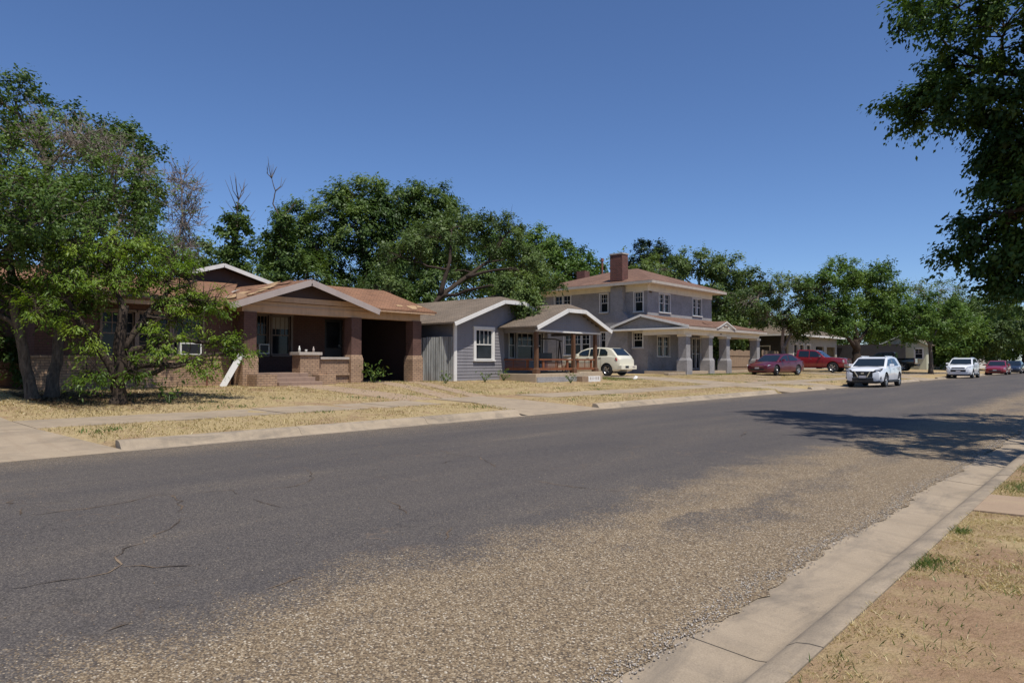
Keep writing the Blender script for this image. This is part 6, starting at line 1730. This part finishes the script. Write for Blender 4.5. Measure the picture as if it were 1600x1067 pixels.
# near tree on the right whose crown hangs over the street
make_tree('maple_tree', 'big dark leafy tree overhanging the street at the upper right', (2.6, 14.2, 0.19),
    [([(2.6, 14.2, 0.05), (2.6, 14.2, 1.8), (2.4, 14.3, 3.2), (2.0, 14.6, 5.2), (1.8, 14.8, 7.5)], 0.34, 0.14), ([(2.4, 14.3, 3.0), (0.8, 14.9, 4.8), (-0.8, 15.4, 6.2), (-2.0, 15.9, 6.9)], 0.17, 0.05),
     ([(2.4, 14.3, 2.8), (0.9, 14.6, 3.6), (-0.6, 14.9, 4.0), (-1.6, 15.2, 4.0)], 0.13, 0.04), ([(2.2, 14.5, 4.6), (0.6, 13.2, 6.6), (-0.6, 12.6, 7.8)], 0.13, 0.05)],
    [(-3.5, 16.4, 6.75, 0.45, 0.45, 0.3, 8), (-3.0, 16.2, 6.5, 0.6, 0.6, 0.4, 14), (-2.6, 16.0, 7.2, 0.6, 0.6, 0.3, 12), (-2.2, 15.8, 6.3, 0.8, 0.8, 0.5, 22), (-3.1, 15.6, 8.25, 0.45, 0.45, 0.3, 8), (-2.3, 15.1, 7.9, 0.7, 0.7, 0.4, 16), (-1.6, 15.1, 7.3, 0.9, 0.9, 0.6, 26),
     (-1.4, 15.3, 6.1, 0.9, 0.9, 0.6, 28), (-1.7, 15.8, 5.35, 0.6, 0.6, 0.4, 16), (-0.5, 14.8, 6.6, 1.2, 1.2, 0.9, 34), (0.6, 14.6, 7.6, 1.6, 1.6, 1.0, 34), (-1.2, 13.6, 8.4, 1.0, 1.0, 0.6, 20), (0.4, 12.8, 8.2, 1.5, 1.4, 0.9, 28), (1.6, 14.5, 9.4, 1.8, 1.8, 1.0, 34),
     (-1.5, 15.7, 4.5, 0.55, 0.55, 0.4, 15), (-2.1, 16.1, 4.0, 0.45, 0.45, 0.3, 10), (-2.5, 16.4, 3.6, 0.4, 0.4, 0.22, 8), (-1.7, 16.2, 3.4, 0.65, 0.65, 0.4, 18), (-2.1, 16.5, 2.95, 0.4, 0.4, 0.22, 7), (-1.4, 16.3, 2.75, 0.5, 0.5, 0.3, 12), (-1.1, 15.7, 3.8, 0.7, 0.7, 0.5, 18), (-0.9, 15.6, 4.9, 0.8, 0.8, 0.5, 22), (-1.65, 15.9, 4.85, 0.5, 0.5, 0.35, 13), (-1.3, 15.4, 5.3, 0.6, 0.6, 0.4, 16), (-1.2, 15.3, 4.4, 0.6, 0.6, 0.4, 16), (-1.2, 16.0, 3.3, 0.6, 0.6, 0.4, 16), (-0.2, 15.6, 5.9, 0.9, 0.9, 0.6, 22),
     (0.6, 15.4, 5.4, 1.4, 1.4, 0.9, 30), (0.4, 16.6, 3.9, 1.1, 1.2, 0.7, 24), (2.6, 16, 7.0, 1.8, 1.8, 1.2, 30), (3.6, 13.6, 6.6, 1.8, 1.8, 1.3, 30), (2.2, 12.2, 6.4, 1.6, 1.5, 1.0, 26),
     (0.9, 10.6, 6.4, 1.3, 1.3, 0.8, 26), (0.0, 11.8, 6.8, 1.2, 1.2, 0.7, 24), (1.8, 10.8, 7.6, 1.4, 1.4, 0.9, 26), (0.2, 18.0, 6.0, 1.5, 1.5, 0.9, 26), (1.6, 18.0, 7.4, 1.7, 1.7, 1.1, 28)],
    leaf='leaf_shade', bark='bark_dark', size=0.082, per=145, subr=0.36, aspect=0.7, flat=0.7, droop=0.25, tintv=0.3, up=0.7)

# ------------------------------------------------------------------ ground cover
def vnoise(x, y, s, seed=0):
    """cheap value noise"""
    r = np.random.default_rng(seed)
    tab = r.random((64, 64))
    u, v = x / s, y / s
    i, j = np.floor(u).astype(int), np.floor(v).astype(int)
    fu, fv = u - i, v - j
    fu = fu * fu * (3 - 2 * fu); fv = fv * fv * (3 - 2 * fv)
    g_ = lambda a, b: tab[a % 64, b % 64]
    return (g_(i, j) * (1 - fu) + g_(i + 1, j) * fu) * (1 - fv) + (g_(i, j + 1) * (1 - fu) + g_(i + 1, j + 1) * fu) * fv

def blades(name, label, x, y, h, w, mat, tint, lean=0.9):
    n = len(x)
    z = np.interp(x, GX, GZ) - 0.012
    a = RNG.random(n) * 2 * np.pi
    dx, dy = np.cos(a), np.sin(a)
    l = lean * (0.3 + RNG.random(n))
    b = RNG.random(n) * 2 * np.pi
    base = np.stack([x, y, z], 1)
    side = np.stack([dx, dy, np.zeros(n)], 1) * (w * (0.6 + 0.8 * RNG.random(n)))[:, None] * 0.5
    hh = h * (0.4 + RNG.random(n))
    tip = base + np.stack([np.cos(b) * l * hh, np.sin(b) * l * hh, hh], 1)
    mid = base * 0.45 + tip * 0.55 + np.stack([np.zeros(n), np.zeros(n), hh * 0.12], 1)
    v = np.stack([base - side, base + side, mid + side * 0.7, tip, mid - side * 0.7], 1).reshape(-1, 3)
    q = np.arange(n * 5).reshape(n, 5)
    o = fast_mesh(name, v, q, mat, None, np.repeat(tint, 5))
    return tag(o, label, 'grass', kind='stuff')

def off_paving(x, y):
    ok = ~((x > -15.12) & (x < -13.58))
    ok &= ~((y < 3.45 + 0.5 * np.clip((x + 13.55) / 2.6, 0, 1)) & (x > -19.0) & (y > -1.6))
    fl = np.clip((x + 13.5) / 2.5, 0, 1)
    for a, b, f_ in ((13.6, 15.6, 0.7), (30.6, 33.4, 0.4), (36.0, 39.2, 0.4), (56, 61.5, 0.4)):
        ok &= ~((x > -15.15) & (y > a - f_ * fl) & (y < b + f_ * fl))
    ok &= ~((x < -15.1) & (x > -23.6) & (y > 31.4) & (y < 34.6))
    ok &= ~((x < -15.1) & (y > 12.45) & (y < 13.75) & (RNG.random(len(x)) < 0.8))
    t = np.clip((x + 22) / 6.9, 0, 1)
    for a, b, c, d_ in ((16.6, 17.4, 14.0, 14.7), (18.1, 18.8, 15.2, 15.8)):
        ok &= ~((x < -15.1) & (y > a + (c - a) * t) & (y < b + (d_ - b) * t) & (RNG.random(len(x)) < 0.75))
    ok &= ~((x < -21.05) & (y > 11.1) & (y < 14.6))
    ok &= ~((x < -18.95) & (y > 22.9) & (y < 28.2))
    ok &= ~((x < -21.1) & (y > 5.4) & (y < 60) & (x < -22.4))
    return ok
n = 230000
x = RNG.uniform(-22.4, -11.5, n); y = -2 + 62 * RNG.random(n) ** 1.25
pn = 0.55 * vnoise(x, y, 2.3, 1) + 0.45 * vnoise(x, y, 0.7, 2)
keep = off_paving(x, y) & (RNG.random(n) < np.clip((pn - 0.28) * 3.0, 0.08, 1))
x, y, pn = x[keep], y[keep], pn[keep]
blades('dry_grass', 'short dry straw grass covering the far front lawns', x, y, 0.045, 0.014, 'straw', np.clip(0.3 + 0.5 * pn + RNG.normal(size=len(x)) * 0.2, 0, 1), 1.1)
n = 5000
cx_ = RNG.uniform(-22, -11.6, 110); cy_ = RNG.uniform(4, 60, 110)
k = RNG.integers(0, 110, n)
x = cx_[k] + RNG.normal(size=n) * 0.16; y = cy_[k] + RNG.normal(size=n) * 0.22
ex = np.concatenate([RNG.uniform(-21.0, -20.2, 2500), RNG.uniform(-21, -18.6, 1500)]); ey = np.concatenate([RNG.uniform(40.5, 50, 2500), RNG.uniform(28.4, 31.2, 1500)])
x = np.concatenate([x, ex]); y = np.concatenate([y, ey])
keep = off_paving(x, y) & (x < -11.55) & (x > -22.3)
x, y = x[keep], y[keep]
blades('green_weeds', 'scattered green weeds in the far front lawns', x, y, 0.06, 0.018, 'leaf_weed', RNG.random(len(x)), 1.1)
# near verge
n = 330000
x = RNG.uniform(-0.985, 1.0, n); y = 0.6 + 11.5 * RNG.random(n)
pn = 0.42 * vnoise(x, y, 0.5, 5) + 0.4 * vnoise(x, y, 0.11, 6) + 0.18 * vnoise(x, y, 1.5, 7)
edge_ = np.clip(1 - (x + 0.985) / 0.28, 0, 1) * 0.12
keep = (RNG.random(n) < np.clip((pn + edge_ - 0.425) * 4.0, 0.03, 1)) & ~((y > 6.6) & (y < 7.52))
x, y, pn = x[keep], y[keep], pn[keep]
blades('verge_grass', 'sparse dry straw grass on the bare near verge', x, y, 0.021, 0.0036, 'straw', np.clip(0.35 + 0.6 * pn + RNG.normal(size=len(x)) * 0.22, 0, 1), 1.5)
spots = [(-0.93, 4.72, 0.10, 620), (-0.92, 5.75, 0.05, 260), (-0.80, 8.1, 0.22, 900), (-0.55, 8.6, 0.25, 800), (-0.9, 2.9, 0.12, 90), (-0.7, 4.1, 0.22, 110), (-0.5, 5.2, 0.25, 130), (-0.62, 3.5, 0.2, 90), (-0.35, 4.4, 0.22, 100), (-0.85, 9.6, 0.2, 500), (0.3, 5.0, 0.1, 120), (0.9, 3.6, 0.1, 120)]
xs_, ys_ = [], []
for a, b, s_, m in spots:
    xs_.append(a + RNG.normal(size=m) * s_ * 0.6); ys_.append(b + RNG.normal(size=m) * s_)
x = np.concatenate(xs_); y = np.concatenate(ys_)
keep = x > -1.0
blades('verge_weeds', 'green grass tufts along the near kerb', x[keep], y[keep], 0.034, 0.0042, 'leaf_weed', RNG.random(int(keep.sum())), 1.0)

# loose stones and crumbled asphalt along the gutter lip
def stones(name, label, x, y, z, r, mat, tint):
    n = len(x)
    octv = np.array([(1, 0, 0), (-1, 0, 0), (0, 1, 0), (0, -1, 0), (0, 0, 0.8), (0, 0, -0.6)], float)
    octf = np.array([(0, 2, 4), (2, 1, 4), (1, 3, 4), (3, 0, 4), (2, 0, 5), (1, 2, 5), (3, 1, 5), (0, 3, 5)])
    jit = 1 + 0.45 * RNG.normal(size=(n, 6, 1)).clip(-1, 1)
    a = RNG.random(n) * 6.283
    c, s_ = np.cos(a), np.sin(a)
    V = octv[None] * jit * r[:, None, None]
    X = V[..., 0] * c[:, None] - V[..., 1] * s_[:, None]
    Y = V[..., 0] * s_[:, None] + V[..., 1] * c[:, None]
    V = np.stack([X + x[:, None], Y + y[:, None], V[..., 2] + z[:, None]], -1).reshape(-1, 3)
    F = (octf[None] + (np.arange(n) * 6)[:, None, None]).reshape(-1, 3)
    o = fast_mesh(name, V, F, mat, None, np.repeat(tint, 6))
    return tag(o, label, 'gravel', kind='stuff')
n = 11000
y = 0.5 + 22 * RNG.random(n) ** 1.6
x = -1.645 + RNG.normal(size=n) * 0.045 + 0.09 * (vnoise(y * 0 + 3, y, 0.5, 8) - 0.5)
sel = RNG.random(n) < 0.16
x[sel] -= np.abs(RNG.normal(size=int(sel.sum()))) * 0.25
keep = x < -1.54
x, y = x[keep], y[keep]
stones('edge_gravel', 'loose grey gravel along the broken edge of the street by the near gutter', x, y, np.full(len(x), 0.012) + np.where(x < -1.59, 0.004, 0), 0.002 + 0.0055 * RNG.random(len(x)) ** 2, 'gravel', np.clip(0.5 + 0.28 * RNG.normal(size=len(x)), 0, 1))
n = 9000
y = -3 + 12 * RNG.random(n) ** 1.3
x = RNG.uniform(-9.5, -1.55, n) * 1.0
keep = (x > -3.75 + 0.5 * RNG.normal(size=n)) | (RNG.random(n) < 0.12)
x, y = x[keep], y[keep]
stones('road_chips', 'raised tan stone chips in the chip seal surface', x, y, 0.006 + 0.055 * (1 - ((x + 6.2) / 4.8) ** 2) + 0.001, 0.003 + 0.0025 * RNG.random(len(x)), 'chip', np.clip(0.5 + 0.3 * RNG.normal(size=len(x)), 0, 1))

# leafy weed by the carport and a few clumps on the lawn
def weed(label, x, y, s_, m):
    z = gz(x)
    r = thing('weed_plant', label, 'plant', (x, y, z))
    mb = MB()
    c = []
    for k_ in range(7):
        a = k_ * 0.9
        tip = np.array([x + math.cos(a) * s_ * 0.6, y + math.sin(a) * s_ * 0.6, z + s_ * (0.7 + 0.3 * (k_ % 3))])
        mb.tube([(x, y, z - 0.02), ((x + tip[0]) / 2, (y + tip[1]) / 2, z + s_ * 0.5), tip], [0.012, 0.008, 0.004], 5, cap=False)
        c.append(tip + RNG.normal(size=(m, 3)) * s_ * 0.24)
    mb.build('stem', 'leaf_weed', r)
    c = np.concatenate(c); c[:, 2] = np.maximum(c[:, 2], z + 0.02)
    v, q = leaf_quads(c, 0.16 * s_ + 0.05, 0.5, 0.1)
    fast_mesh('foliage', v, q, 'leaf_weed', r, np.repeat(RNG.random(len(c)), 4))
weed('leafy green weed at the foot of the carport column', -21.6, 16.35, 0.5, 16)
weed('small green weed on the lawn nearest the metal fence', -20.0, 18.6, 0.28, 8)
weed('small green weed on the lawn before the cottage gable', -20.2, 21.0, 0.28, 8)
weed('small green weed on the lawn before the cottage porch slab', -18.3, 24.4, 0.3, 8)
weed('low green weed along the cottage porch foundation', -20.6, 22.6, 0.32, 10)
weed('sprouting shoots beside the mimosa trunk', -16.9, 6.9, 0.4, 8)

# brown leaf litter under the left-hand trees and a few scraps on the near verge
n = 9000
x = np.concatenate([-19.0 + RNG.normal(size=n) * 1.3, RNG.uniform(-0.97, 0.8, 260)])
y = np.concatenate([4.6 + np.abs(RNG.normal(size=n)) * 2.0, RNG.uniform(1.5, 11, 260)])
keep = ((x < -15.2) & (x > -22.4) & ((y > 3.5) | (x < -19))) | (x > -1.0)
x, y = x[keep], y[keep]
cen = np.stack([x, y, np.interp(x, GX, GZ) + np.where(x > -1.0, 0.008, 0.02 + 0.02 * RNG.random(len(x)))], 1)
v, q = leaf_quads(cen, np.where(x > -1.0, 0.022, 0.06)[:, None], 0.6, 0.0, 3.0)
o = fast_mesh('leaf_litter', v, q, 'litter', None, np.repeat(RNG.random(len(x)), 4))
tag(o, 'brown fallen leaf litter under the left trees and on the verge', 'leaf litter', kind='stuff')
